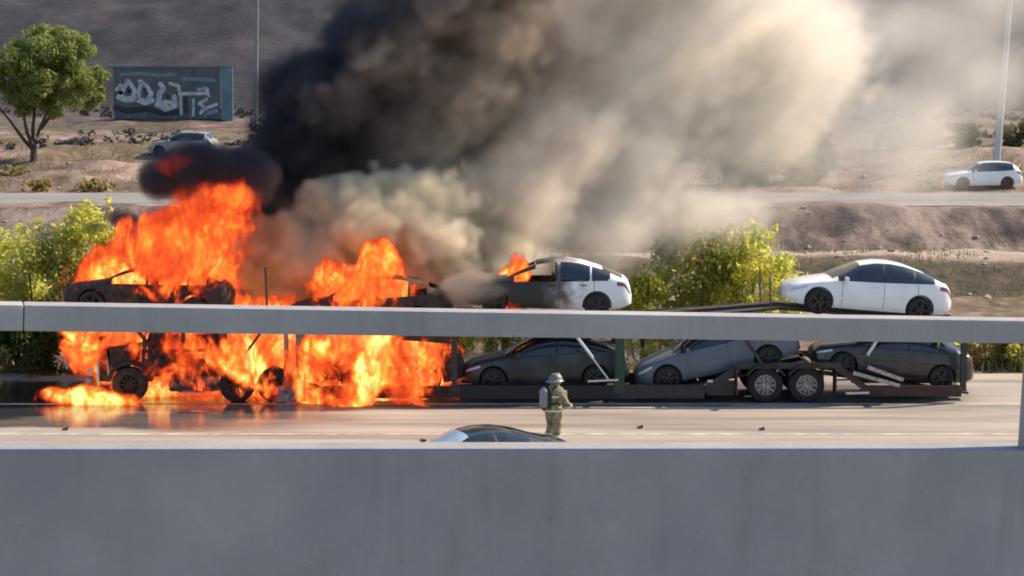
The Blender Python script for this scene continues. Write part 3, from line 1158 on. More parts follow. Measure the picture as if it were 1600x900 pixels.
for y in (TN + .12, TF - .12):
    cab.tube([(-10.35, y, .95), (-10.32, y, 1.55), (-9.95, y + (.08 if y < TC else -.08), 2.22), (-8.35, y + (.08 if y < TC else -.08), 2.25), (-8.3, y, .95)], .055, 6)
    cab.tube([(-9.25, y, .95), (-9.2, y + (.07 if y < TC else -.07), 2.24)], .06, 6)
    cab.tube([(-10.34, y, 1.45), (-8.3, y, 1.48)], .05, 6)
    cab.beam((-10.35, y, .98), (-8.3, y, .98), .06, .5)
for (x, z) in ((-9.95, 2.22), (-8.35, 2.25), (-10.34, 1.5)):
    cab.tube([(x, TN + .15, z), (x, TF - .15, z)], .05, 6)
cab.box((-8.28, TC, 1.55), (.06, 2.3, 1.3))
tp('cab_frame', cab, M_CHAR, True)
tp('cab_shell', MB().box((-9.35, TC, 1.42), (1.85, 1.9, .95), Matrix.Rotation(R(2), 3, 'Y'), 0, .12).box((-10.75, TC, 1.35), (.9, 1.5, .5), Matrix.Rotation(R(-7), 3, 'Y'), 0, .1), M_CHAR, True)
tp('door_skin', MB().box((-9.75, TN + .10, 1.2), (.9, .03, .55), Matrix.Rotation(R(3), 3, 'Y')), M_CHAR)
tp('fuel_tank', MB().lathe([(.01, -.7), (.27, -.7), (.3, -.66), (.3, .66), (.27, .7), (.01, .7)], 20, 'X', (-8.95, TN + .42, .56)), M_ASHGREY, True)
tp('step', MB().box((-9.0, TN + .12, .32), (.7, .24, .05)).box((-9.0, TN + .14, .62), (.66, .22, .05)), M_ASHGREY)
tp('exhaust_stack', MB().tube([(-8.2, TN + .35, .7), (-8.2, TN + .35, 2.4)], .075, 10), M_ASHGREY, True)
tp('mirror_arm', MB().tube([(-10.2, TN + .1, 2.0), (-10.25, TN - .25, 1.95), (-10.25, TN - .25, 1.5), (-10.3, TN + .1, 1.5)], .02, 6).box((-10.24, TN - .25, 1.72), (.06, .2, .42)), M_CHAR)
for x, y_pairs in ((-10.73, ((TN + .20, 0), (TF - .20, 1))), (-7.72, ((TN + .17, 0), (TN + .49, 0), (TF - .17, 1), (TF - .49, 1))), (-6.66, ((TN + .17, 0), (TN + .49, 0), (TF - .17, 1), (TF - .49, 1)))):
    for y, fl in y_pairs:
        e = add_wheel(tractor, TRW, x, y, .50, M_CHAR if x < -8 else M_TYRE, M_CHAR, fl)
        e.matrix_parent_inverse = Matrix.Translation(-tl)
    tp('axle', MB().tube([(x, TN + .3, .5), (x, TF - .3, .5)], .07, 8), M_CHAR)
# rack that carries the front car over the cab
for y in (TN + .06, TF - .06):
    tp('rack_rail', MB().beam((-12.6, y, 2.22), (-6.2, y, 2.20), .10, .16), M_CHAR)
    tp('rack_post', MB().beam((-8.05, y, .7), (-8.05, y, 2.2), .12, .14), M_CHAR)
    tp('rack_strut', MB().beam((-10.55, y, 2.15), (-9.35, y, .55), .09, .09).beam((-10.2, y, 2.15), (-9.55, y, 1.0), .05, .05), M_CHAR)
    tp('rack_strut', MB().beam((-7.9, y, .8), (-6.9, y, 2.15), .07, .07), M_CHAR)
for x in np.linspace(-12.3, -6.6, 9):
    tp('rack_crossbar', MB().beam((x, TN + .1, 2.16), (x, TF - .1, 2.16), .07, .08), M_CHAR)
tp('antenna_pole', MB().tube([(-10.2, TN + .15, 2.2), (-10.2, TN + .15, 3.75)], .03, 6), M_CHAR)
tp('rack_pole', MB().tube([(-6.83, TN + .1, 2.2), (-6.88, TN + .1, 3.82)], .035, 6), M_TRUCK)

# ------------------------------------------------------------------ trailer
trailer = empty('car_carrier_trailer', (3.0, TC, 0), label='two-deck car-carrier trailer with tandem wheels, dark red fenders and steel posts', cat='trailer')
rl = Vector((3.0, TC, 0))


def rp(name, mb, m, smooth=False):
    return tpart(trailer, rl, name, mb, m, smooth)


for y, near in ((TN + .07, True), (TF - .07, False)):
    rp('side_rail', MB().beam((-6.2, y, .62), (-5.3, y, .34), .12, .22).beam((-5.3, y, .3), (-1.5, y, .3), .12, .34, 0), M_CHAR)
    rp('side_rail', MB().beam((-1.49, y, .3), (2.99, y, .3), .12, .38, 0), M_TRIM)
    rp('side_rail', MB().beam((3.0, y, .3), (5.4, y, .32), .12, .38).beam((5.4, y, .34), (6.35, y, .98), .12, .22).beam((6.35, y, 1.04), (9.2, y, 1.06), .12, .16), M_TRUCK)
    rp('tail_rail', MB().beam((9.1, y, 1.02), (9.9, y, .42), .11, .18).beam((9.9, y, .34), (12.6, y, .32), .11, .30), M_TRUCKRED)
    # upper deck side beams
    rp('upper_rail', MB().beam((-6.2, y, 2.12), (-1.6, y, 1.76), .12, .20), M_CHAR)
    rp('upper_rail', MB().beam((-1.6, y, 2.26), (3.9, y, 2.20), .12, .20).beam((3.9, y, 2.26), (7.6, y, 2.44), .10, .16), M_TRUCK)
    rp('upper_rail', MB().beam((7.6, y, 2.44), (12.8, y, 2.06), .12, .20), M_TRUCK)
    for x in (-1.62, 12.65):
        rp('deck_post', MB().beam((x, y, .34), (x, y, 2.2), .14, .16), M_TRUCK)
    rp('deck_post', MB().beam((3.02, y, .3), (3.02, y, 2.2), .18, .26).box((3.02, y, .42), (.34, .2, .3)), M_GREENPOST)
    rp('front_post', MB().beam((-5.9, y - (.09 if near else -.09), .05), (-5.9, y - (.09 if near else -.09), 2.25), .20, .26), M_GREYPOST)
    rp('front_post', MB().beam((-6.32, y, .5), (-6.32, y, 2.1), .10, .12), M_ASHGREY)
    rp('foot_box', MB().box((-6.3, y, .26), (.52, .26, .46), None, 0, .02), M_ASHGREY)
    # lifting cylinders
    rp('lift_cylinder', MB().tube([(1.62, y - .03, 2.12), (2.25, y - .03, 1.28)], .045, 8).tube([(2.2, y - .03, 1.34), (2.7, y - .03, .66)], .028, 8), M_CHROME, True)
    rp('lift_cylinder', MB().tube([(7.0, y - .03, 1.1), (6.2, y - .03, 2.3)], .045, 8), M_TRUCK, True)
    rp('lift_cylinder', MB().tube([(10.2, y - .03, 1.75), (9.95, y - .03, 1.35)], .05, 8).tube([(10.2, y, 1.7), (10.6, y, 2.2)], .03, 8), M_CHROME, True)
    rp('lock_bar', MB().beam((2.12, y - .08, .62), (2.98, y - .08, .66), .05, .05), M_CHROME)
    rp('post_bracket', MB().beam((2.45, y - .06, 2.0), (3.0, y - .06, 1.86), .05, .05), M_CHROME)
    # tandem fender
    mb = MB()
    for cx in (7.10, 8.26):
        path = [(cx + .60 * math.cos(a), y + (.0 if near else 0), .49 + .60 * math.sin(a)) for a in np.linspace(R(150), R(30), 11)]
        for a, b_ in zip(path[:-1], path[1:]):
            mb.beam(a, b_, .42, .04)
    rp('fender', mb, M_TRUCKRED)
    rp('mud_flap', MB().box((6.28, y, .62), (.05, .5, .75)), M_TRUCKRED)
    rp('mud_flap', MB().box((9.05, y, .55), (.04, .5, .6)), M_TRIM)
    rp('side_skirt', MB().box((5.85, y, .42), (.75, .08, .42)), M_TRUCK)
    rp('tail_ramp', MB().beam((9.95, y - .1, 1.02), (10.95, y - .1, .66), .10, .10), M_WHITEBAR)
    rp('tail_ramp', MB().beam((9.55, y - .1, .86), (10.85, y - .1, .50), .10, .10), M_WHITEBAR)
    rp('stow_bar', MB().beam((9.35, y - .1, .28), (10.0, y - .1, .30), .06, .06), M_CHROME)
    rp('marker_lamp', MB().box((5.55, y - .07, .62), (.16, .05, .07)), M_LAMP)
    rp('marker_lamp', MB().box((12.55, y - .07, .42), (.10, .05, .08)), M_TAIL)
    rp('handrail_pole', MB().tube([(7.22, y, 2.4), (7.20, y, 3.55)], .025, 6), M_TRUCK)
# runways under the cars
for y in (TC - .62, TC + .62):
    rp('lower_track', MB().beam((-6.0, y, .18), (3.4, y, .20), .5, .06), M_CHAR)
    rp('lower_track', MB().beam((3.4, y, .10), (8.3, y, 1.05), .5, .06), M_TRUCK)
    rp('tail_track', MB().beam((8.4, y, .80), (12.9, y, .20), .5, .06), M_TRUCK)
    rp('upper_track', MB().beam((-6.1, y, 1.78), (-1.7, y, 1.83), .5, .06), M_CHAR)
    rp('upper_track', MB().beam((-1.6, y, 2.42), (3.5, y, 2.24), .5, .06), M_TRUCK)
    rp('upper_track', MB().beam((7.5, y, 2.62), (12.6, y, 2.14), .5, .06), M_TRUCK)
    rp('upper_track', MB().beam((3.5, y, 2.26), (7.5, y, 2.60), .5, .06), M_TRUCK)
for x in (-5.2, -3.6, -2.0, -.4, 1.2, 2.8):
    rp('crossbar', MB().beam((x, TN + .1, .14), (x, TF - .1, .14), .12, .06), M_TRUCK)
for x in (4.4, 6.4, 8.6, 10.4, 12.2):
    rp('crossbar', MB().beam((x, TN + .12, 2.12), (x, TF - .12, 2.12), .10, .10), M_TRUCK)
for x in (7.10, 8.26):
    for y, fl in ((TN + .14, 0), (TN + .46, 0), (TF - .14, 1), (TF - .46, 1)):
        e = add_wheel(trailer, TRW, x, y, .50, M_TYRE, M_STEELRIM, fl)
        e.matrix_parent_inverse = Matrix.Translation(-rl)
    rp('axle', MB().tube([(x, TN + .3, .5), (x, TF - .3, .5)], .07, 8), M_TRUCK)

# ------------------------------------------------------------------ vegetation
def leaf_mat(name, c1, c2, tr=0.68, scale=0.8):
    return mat(name, c1, 0.6, col2=c2, scale=scale, trans=tr, spec=0.25, lo=0.38, hi=0.62, detail=3)


M_LEAF_Y = leaf_mat('yellow_green_leaves', (0.70, 0.66, 0.14), (0.48, 0.52, 0.11))
M_LEAF_G = leaf_mat('green_leaves', (0.12, 0.15, 0.045), (0.07, 0.10, 0.03))
M_LEAF_O = leaf_mat('olive_leaves', (0.48, 0.47, 0.12), (0.26, 0.30, 0.09))
M_LEAF_D = leaf_mat('dry_leaves', (0.48, 0.36, 0.15), (0.3, 0.27, 0.1))


def leaves(centres, radii, n_each, size, rng, up=0.35, long=1.7):
    """leaf quads through and over a set of clumps (numpy)"""
    V, F = [], []
    for c, r, n in zip(centres, radii, n_each):
        d = rng.normal(size=(n, 3))
        d /= np.linalg.norm(d, axis=1)[:, None] + 1e-9
        rad = rng.random(n) ** 0.45
        p = np.asarray(c) + d * rad[:, None] * np.asarray(r)
        nrm = d + rng.normal(size=(n, 3)) * 0.7 + np.array([0, 0, up])
        nrm /= np.linalg.norm(nrm, axis=1)[:, None] + 1e-9
        t = np.cross(nrm, rng.normal(size=(n, 3)))
        t /= np.linalg.norm(t, axis=1)[:, None] + 1e-9
        b = np.cross(nrm, t)
        s = size * (0.6 + 0.8 * rng.random(n))[:, None]
        q = np.stack([p - t * s * long, p + b * s * 0.62, p + t * s * long, p - b * s * 0.62], 1)
        V.append(q.reshape(-1, 3))
    V = np.concatenate(V)
    F = np.arange(len(V)).reshape(-1, 4)
    return V, F


def shrub(name, label, x, y, h, w, m, n=5000, leaf=0.06, seed=0, cat='bush', group=None, stems=6, base=None, clumps=34):
    rng = np.random.default_rng(seed)
    z0 = tz(x, y) if base is None else base
    root = empty(name, (x, y, z0), (0, 0, 0), label, cat, group)
    cs, rs = [], []
    for k in range(clumps):
        a = rng.random() * 2 * math.pi
        v = rng.random() ** 0.8
        prof = math.sin(math.pi * min(max(0.16 + 0.80 * v, 0), 1)) ** 0.55
        rr = w * 0.5 * prof * math.sqrt(rng.random()) * (0.8 + 0.45 * rng.random())
        cs.append((rr * math.cos(a), rr * math.sin(a), h * (0.08 + 0.86 * v)))
        q = (0.11 + 0.13 * rng.random()) * min(w, h)
        rs.append((q, q, q * (0.8 + 0.7 * rng.random())))
    # a few loose sprigs that break the outline
    for k in range(clumps // 3):
        a = rng.random() * 2 * math.pi
        v = 0.55 + 0.5 * rng.random()
        rr = w * 0.5 * (1.12 - 0.75 * max(v - 0.5, 0)) * (0.75 + .3 * rng.random())
        cs.append((rr * math.cos(a), rr * math.sin(a), h * v))
        q = 0.06 * min(w, h)
        rs.append((q * .7, q * .7, q * 1.8))
    vol = np.array([r[0] * r[1] * r[2] for r in rs]) ** 0.7
    ne = np.maximum((n * vol / vol.sum()).astype(int), 12)
    V, F = leaves(cs, rs, ne, leaf, rng)
    place('foliage', np_mesh('foliage', V, F), m, root)
    for k in range(stems):
        c = np.array(cs[rng.integers(len(cs))])
        b0 = np.array([rng.normal() * .12, rng.normal() * .12, -0.05])
        mid = b0 * .5 + c * .5 + rng.normal(size=3) * .1
        build('stem', MB().tube([b0, mid, c], [.045, .03, .012], 5), M_BARK, root, True)
    return root


shrub('shrub', 'tall yellow-green shrub left of the burning cab with a pointed top', -13.3, 66.6, 5.2, 2.5, M_LEAF_Y, 6000, .065, 1)
shrub('shrub', 'bright rounded shrub cut by the picture edge, beside the pointed shrub', -16.0, 67.2, 4.5, 3.0, M_LEAF_Y, 5500, .065, 2)
shrub('shrub', 'broad olive shrub between the pointed shrub and the one at the picture edge', -14.5, 66.2, 4.3, 2.8, M_LEAF_O, 6500, .055, 3)
shrub('shrub', 'dark green shrub below the rail, at the road edge ahead of the truck', -14.9, 65.4, 1.7, 2.8, M_LEAF_G, 6000, .05, 4)
shrub('shrub', 'small dark shrub right beside the burning front bumper', -12.9, 65.5, 1.7, 1.7, M_LEAF_G, 4000, .05, 5)
shrub('shrub', 'dark bush at the left road edge where the foam starts', -17.3, 65.6, 1.9, 2.4, M_LEAF_G, 4500, .05, 6)
# bushes behind the trailer
shrub('shrub', 'broad olive bush with reddish tips behind the trailer between the two white cars', 6.0, 71.5, 4.5, 3.4, M_LEAF_O, 5800, .07, 7)
shrub('shrub', 'bright yellow-green bush just left of the clean white car', 8.3, 71.0, 4.6, 2.7, M_LEAF_Y, 5200, .07, 8)
shrub('shrub', 'small pale bush right of the scorched white car', 4.4, 70.6, 3.0, 1.6, M_LEAF_Y, 4500, .055, 9)
shrub('shrub', 'dry brownish bush between the olive bush and the yellow-green one', 7.1, 72.6, 4.6, 1.9, M_LEAF_D, 4500, .06, 10)
shrub('shrub', 'yellow bush seen under the deck between the flames and the grey car', -1.75, 67.2, 2.1, 1.6, M_LEAF_Y, 3800, .05, 12)
shrub('shrub', 'small weed bush behind the grey car on the lower deck', -0.2, 68.2, 2.2, 1.6, M_LEAF_O, 3000, .05, 13)
for i, (x, y, h, w, m, l) in enumerate([(13.5, 66.4, 1.25, 1.5, M_LEAF_Y, 'bright weed bush touching the tail of the dark car'),
                                        (14.7, 66.9, 1.35, 1.6, M_LEAF_D, 'dry straw-coloured bush right of the dark car'),
                                        (15.9, 66.6, 1.3, 1.7, M_LEAF_O, 'olive bush beside the right rail post'),
                                        (17.2, 66.8, 1.4, 1.8, M_LEAF_Y, 'yellow-green bush behind the right rail post')]):
    shrub('shrub', l, x, y, h, w, m, 1900, .06, 20 + i)
p = W(1262, 280, 130)
shrub('shrub', 'green bush veiled by pale smoke on the far roadside', p.x, 131.5, 3.2, 3.6, M_LEAF_G, 5000, .10, 30)
p = W(1165, 285, 130)
shrub('shrub', 'dark low bush at the foot of the smoke on the far roadside', p.x, 131, 1.9, 3.2, M_LEAF_G, 3500, .10, 31)
for i, px in enumerate((1395, 1455, 1520, 1600)):
    p = W(px, 245, 150)
    shrub('shrub', ['grey-green scrub on the slope left of the white SUV', 'thin scrub bush up the slope from the orange marker', 'low scrub bush behind the white SUV', 'low scrub bush right of the light pole'][i],
          p.x, 150 + i, 1.5 + .2 * (i % 2), 2.6, M_LEAF_G, 2200, .10, 40 + i)
for i, (px, py, d) in enumerate([(300, 238, 140), (20, 262, 136), (150, 300, 129), (60, 306, 128.6)]):
    p = W(px, py, d)
    shrub('shrub', ['dry weed clump on the mound behind the black smoke', 'dry weed clump on the mound left of the big tree', 'low straw clump beside the frontage road above the pointed shrub', 'flat straw clump beside the frontage road at the left'][i],
          p.x, d, .7, 2.2, M_LEAF_D, 1200, .07, 50 + i, stems=3)

# the round tree on the left
tx, ty = W(52, 240, 141).x, 141.0
t0 = tz(tx, ty)
tree = empty('round_tree', (tx, ty, t0), (0, 0, 0), 'round green tree with forked trunk on the dirt mound in front of the graffiti wall', 'tree')
tr = MB()
fork = [((0, 0, -.2), (.05, 0, .7), (.1, 0, 1.0)), ]
tr.tube([(0, 0, -.3), (.03, 0, .5), (.05, 0, .95)], [.30, .24, .21], 9)
limbs = [((.05, 0, .85), (.35, .1, 1.9), (.9, .2, 3.2), (1.5, .2, 4.6)), ((.05, 0, .85), (-.35, -.1, 1.9), (-.6, .1, 3.0), (-1.4, .2, 4.6)),
         ((.03, 0, .9), (-.05, .3, 2.2), (.1, .4, 3.6), (.2, .3, 5.6)), ((.05, 0, .7), (-.7, .2, 1.5), (-1.5, .3, 2.6), (-2.5, .4, 3.8)),
         ((.5, .1, 2.2), (1.4, -.4, 3.1), (2.4, -.7, 4.0))]
for l in limbs:
    k = len(l)
    tr.tube(l, [.16 * (1 - .75 * i / (k - 1)) for i in range(k)], 7)
build('trunk', tr, M_BARK, tree, True)
rng = np.random.default_rng(77)
cs, rs = [], []
for k in range(150):
    d = rng.normal(size=3)
    d /= np.linalg.norm(d)
    rr = rng.random() ** 0.33
    c = np.array([1.15 + 3.75 * d[0] * rr, 3.2 * d[1] * rr, 5.55 + 3.05 * d[2] * rr * (1.0 if d[2] > 0 else .85)])
    if c[2] < 3.0 and abs(c[0]) < 1.0:
        c[2] += 1.2
    cs.append(c)
    q = .42 + .45 * rng.random()
    rs.append((q, q, q * .8))
V, F = leaves(cs, rs, [230] * len(cs), .085, rng)
place('crown', np_mesh('crown', V, F), leaf_mat('tree_leaves', (0.27, 0.30, 0.085), (0.16, 0.20, 0.055), .5, .5), tree)

# dry weeds along the verge and the bank (nobody could count them)
wv = []
for (x0, x1, y0, y1, n, hh) in ((-22, 22, 65.6, 70, 9000, .28), (-26, 26, 98, 112, 7000, .30), (-34, 34, 127.5, 150, 9000, .32)):
    x = RNG.uniform(x0, x1, n)
    y = RNG.uniform(y0, y1, n)
    keep = fbm(x * .35, y * .35, 61, 3) > -0.03
    x, y = x[keep], y[keep]
    z = terrain_z(x, y)
    hgt = hh * (0.4 + RNG.random(len(x)))
    a = RNG.uniform(0, 6.28, len(x))
    wd = .035
    lx, ly = RNG.normal(0, .12, len(x)), RNG.normal(0, .12, len(x))
    wv.append(np.stack([np.stack([x - wd * np.cos(a), y - wd * np.sin(a), z - .03], 1), np.stack([x + wd * np.cos(a), y + wd * np.sin(a), z - .03], 1), np.stack([x + lx, y + ly, z + hgt], 1)], 1).reshape(-1, 3))
wv = np.concatenate(wv)
tag(place('dry_grass', np_mesh('dry_grass', wv, np.arange(len(wv)).reshape(-1, 3)), mat('dry_grass_blades', (0.26, 0.21, 0.11), .8, col2=(0.15, 0.145, 0.06), scale=.5, trans=.35)),
    'dry straw grass and weeds on the verge and the dirt banks', 'grass', kind='stuff')

# scrub clinging to the hillside and the slope below it
hs = []
rng = np.random.default_rng(5)
n = 1500
hx, hy = rng.uniform(-70, 70, n), 150 + 40 * rng.random(n)
ok = fbm(hx * .08, hy * .08, 71, 3) > -.06
hx, hy = hx[ok], hy[ok]
hz = terrain_z(hx, hy)
sz = .22 + .6 * rng.random(len(hx)) ** 2
V, F = leaves(np.stack([hx, hy, hz + sz * .35], 1), np.stack([sz * 1.2, sz * 1.2, sz * .7], 1), [26] * len(hx), .14, rng)
keep = (np.abs(V[:, 0].reshape(-1, 4).mean(1) + 28.5) > 7.5) | (np.abs(V[:, 1].reshape(-1, 4).mean(1) - 172) > 9)
V = V.reshape(-1, 4, 3)[keep].reshape(-1, 3)
tag(place('hillside_scrub', np_mesh('hillside_scrub', V, np.arange(len(V)).reshape(-1, 4)), mat('grey_scrub_leaves', (0.06, 0.056, 0.058), .8, col2=(0.046, 0.045, 0.05), scale=.3, trans=.25)),
    'grey-brown dry scrub covering the hillside behind the frontage road', 'scrub', kind='stuff')

# stones and litter on the dirt banks
bm = bmesh.new()
for k in range(420):
    zone = k % 3
    x = random.uniform(-30, 30)
    y = random.uniform(104, 116) if zone == 0 else (random.uniform(127.5, 150) if zone == 1 else random.uniform(98, 106))
    s = random.choice((.05, .06, .08, .11, .17)) * random.uniform(.7, 1.3)
    mtx = Matrix.Translation((x, y, tz(x, y) + s * .2)) @ Matrix.Rotation(random.uniform(0, 6), 4, 'Z') @ Matrix.Diagonal((s * 1.3, s, s * .65, 1))
    r = bmesh.ops.create_icosphere(bm, subdivisions=1, radius=1, matrix=mtx)
    for v in r['verts']:
        v.co += Vector((random.uniform(-1, 1), random.uniform(-1, 1), random.uniform(-1, 1))) * s * .22
me = bpy.data.meshes.new('rubble')
bm.to_mesh(me)
bm.free()
tag(place('rubble', me, mat('pale_stone', (0.36, 0.32, 0.28), .9, col2=(0.2, 0.17, 0.15), scale=1.2)), 'scattered stones and broken concrete on the dirt banks', 'rubble', kind='stuff')
# a few dark bits lying on the freeway
for px, py, d, l in ((1190, 676, 55.2, 'small dark scrap of debris on the open freeway lane right of the firefighter'), (1000, 672, 55.5, 'tiny flat scrap of debris on the freeway between firefighter and trailer wheels'), (102, 676, 55.2, 'small dark scrap of debris on the wet lane by the ground fire')):
    p = W(px, py, d)
    mb = MB()
    mb.box((0, 0, .03), (.14, .10, .04), Matrix.Rotation(.3, 3, 'X'), 0, .02)
    mb.box((.05, .02, .05), (.07, .06, .06), Matrix.Rotation(.7, 3, 'Y'), 0, .02)
    tag(build('debris_scrap', mb, M_CHAR, None, False, (p.x, d, 0.0)), l, 'debris')

# ------------------------------------------------------------------ poles, wall, marker
def light_pole(label, px, py, d, lean, r0, m, arm):
    p = W(px, py, d)
    x, z0 = p.x, tz(p.x, d)
    root = empty('light_pole', (x, d, z0), (0, R(lean), 0), label, 'light pole')
    build('base', MB().lathe([(r0 * 1.5, -.3), (r0 * 1.5, .35), (r0 * 1.2, .45)], 14, 'Z'), M_CONC, root, True)
    build('shaft', MB().tube([(0, 0, .3), (0, 0, 7), (0, 0, 13.5)], [r0, r0 * .8, r0 * .55], 14), m, root, True)
    build('arm', MB().tube([(0, 0, 13.1), (arm * 1.0, 0, 13.9), (arm * 2.6, 0, 14.2)], [.09, .07, .06], 8), m, root, True)
    build('lamp_head', MB().box((arm * 2.9, 0, 14.2), (.8, .34, .18), None, 0, .06), m, root, True)


light_pole('tall pale light pole standing behind the white SUV', 1557, 238, 138, 3.4, .24, M_POLE, -1)
light_pole('slim grey light pole between the graffiti wall and the black smoke', 399, 190, 172, 1.6, .19, mat('dull_pole', (0.2, 0.2, 0.21), .5, .3), 1)

gwl = W(178, 184, 178)
gwr = W(345, 188, 178)
gw = empty('graffiti_wall', (gwl.x, 178, gwl.z), (0, 0, 0), 'dark teal boarded wall with pale bubble graffiti below the hill', 'wall')
wlen = gwr.x - gwl.x
mpp = 178 / FPX
M_TEAL = mat('faded_teal_paint', (0.06, 0.085, 0.10), .85, col2=(0.10, 0.098, 0.11), scale=.8, lo=.4, hi=.6)
M_TEALL = mat('pale_teal_paint', (0.13, 0.22, 0.25), .8, col2=(0.09, 0.15, 0.18), scale=.9)
npan = 7
for k in range(npan):
    a = wlen * k / npan
    build('wall_panel', MB().box((a + wlen / npan / 2, 0, 1.9), (wlen / npan - .04, .14, 4.4), None, 0, .015), M_TEAL, gw)
build('plinth', MB().box((wlen / 2, -.08, -.25), (wlen + .2, .3, .38)), M_TRIM, gw)
build('end_panel', MB().box((wlen + .55, 0, 1.9), (.95, .2, 4.3), None, 0, .015), M_TEALL, gw)
build('coping', MB().box((wlen / 2 + .3, 0, 4.16), (wlen + 1.4, .2, .12)), M_TEAL, gw)


def stroke(pts, w, name, m, off):
    """thick painted stroke on the wall face; points are photo-crop pixels (6x zoom of 180,90)"""
    q = [Vector(((x / 6.0 + 180 - 178) * mpp, 0, (184 - (y / 6.0 + 90)) * mpp)) for x, y in pts]
    mb = MB()
    for i, (a, b_) in enumerate(zip(q[:-1], q[1:])):
        mb.beam((a.x, -.085 - off - .002 * (i % 2), a.z), (b_.x, -.085 - off - .002 * (i % 2), b_.z), .012, w)
    for p_ in q:
        mb.lathe([(w * .5, -.094 - off), (w * .5, -.088 - off)], 10, 'Y', (p_.x, 0, p_.z))
    return build(name, mb, m, gw)


M_GRAF = mat('graffiti_pale_paint', (0.50, 0.50, 0.53), .8, col2=(0.26, 0.27, 0.31), scale=2.2)
M_GRAFD = mat('graffiti_black_paint', (0.03, 0.03, 0.035), .8)
M_GRAFB = mat('graffiti_violet_paint', (0.20, 0.20, 0.36), .8)
stroke([(60, 330), (130, 220), (190, 310), (170, 380), (80, 380), (60, 330)], .34, 'graffiti_letter', M_GRAF, 0)
stroke([(130, 305), (140, 320)], .3, 'graffiti_hollow', M_GRAFD, .012)
stroke([(240, 225), (300, 270), (345, 340), (300, 410), (230, 390), (225, 330), (250, 250)], .36, 'graffiti_letter', M_GRAF, 0)
stroke([(285, 295), (300, 340)], .22, 'graffiti_hollow', M_GRAFD, .012)
stroke([(430, 250), (460, 290), (420, 340), (410, 410), (480, 470), (560, 430), (560, 370)], .42, 'graffiti_letter', M_GRAF, 0)
stroke([(470, 420), (520, 430), (500, 460)], .44, 'graffiti_fill', mat('graffiti_cream_paint', (0.46, 0.46, 0.42), .8), .012)
stroke([(490, 355), (500, 380)], .2, 'graffiti_hollow', M_GRAFD, .024)
stroke([(520, 245), (600, 270), (610, 340), (700, 340), (860, 335), (870, 300)], .28, 'graffiti_letter', M_GRAF, .012)
stroke([(615, 340), (620, 530)], .26, 'graffiti_letter', M_GRAF, .024)
stroke([(660, 385), (665, 500)], .34, 'graffiti_hollow', M_GRAFD, 0)
stroke([(735, 390), (732, 545)], .2, 'graffiti_letter', M_GRAF, 0)
stroke([(860, 390), (790, 430), (840, 470), (800, 520), (860, 470), (950, 440)], .26, 'graffiti_letter', M_GRAF, 0)
stroke([(870, 520), (950, 500)], .34, 'graffiti_fill', M_GRAFB, 0)
stroke([(640, 205), (800, 205), (930, 215)], .3, 'graffiti_band', M_TEALL, 0)

stroke([(40, 370), (110, 400), (190, 385)], .46, 'graffiti_fill', M_GRAF, .006)
stroke([(220, 400), (290, 425), (350, 400)], .42, 'graffiti_fill', M_GRAF, .006)
stroke([(400, 440), (470, 480), (560, 455)], .46, 'graffiti_fill', M_GRAF, .006)
stroke([(20, 300), (60, 260), (90, 300)], .3, 'graffiti_letter', M_GRAF, .006)
stroke([(780, 300), (860, 290), (880, 360)], .22, 'graffiti_letter', M_GRAF, .03)
stroke([(10, 470), (120, 500), (300, 480), (440, 520), (590, 510)], .5, 'graffiti_shade', M_GRAFD, -.002)
stroke([(60, 160), (240, 150), (420, 170), (560, 160)], .26, 'graffiti_band', M_TEALL, 0)

p = W(1469, 291, 128.6)
mk = empty('road_marker', (p.x, 128.0, 1.66), (0, 0, 0), 'small orange and white marker post beside the white SUV', 'marker')
build('post', MB().tube([(0, 0, 0), (0, 0, .75)], [.11, .09], 10), mat('orange_plastic', (0.6, 0.16, 0.03), .5), mk, True)
build('band', MB().tube([(0, 0, .45), (0, 0, .60)], [.108, .104], 10), M_PAINT, mk, True)
build('base', MB().box((0, 0, .03), (.36, .36, .06), None, 0, .02), M_TRIM, mk)

# ------------------------------------------------------------------ firefighter
def skin_body(name, joints, edges, m, parent, sub=2):
    me = bpy.data.meshes.new(name)
    names = list(joints)
    me.from_pydata([joints[k][0] for k in names], [(names.index(a), names.index(b)) for a, b in edges], [])
    o = bpy.data.objects.new('tmp_body', me)
    COL.objects.link(o)
    md = o.modifiers.new('s', 'SKIN')
    md.use_smooth_shade = True
    for i, k in enumerate(names):
        r = joints[k][1]
        me.skin_vertices[0].data[i].radius = r if hasattr(r, '__len__') else (r, r)
        me.skin_vertices[0].data[i].use_root = (i == 0)
    ss = o.modifiers.new('d', 'SUBSURF')
    ss.levels = sub
    ss.render_levels = sub
    dg = bpy.context.evaluated_depsgraph_get()
    dg.update()
    m2 = bpy.data.meshes.new_from_object(o.evaluated_get(dg))
    bpy.data.objects.remove(o)
    m2.materials.clear()
    m2.polygons.foreach_set('use_smooth', [True] * len(m2.polygons))
    return place(name, m2, m, parent)


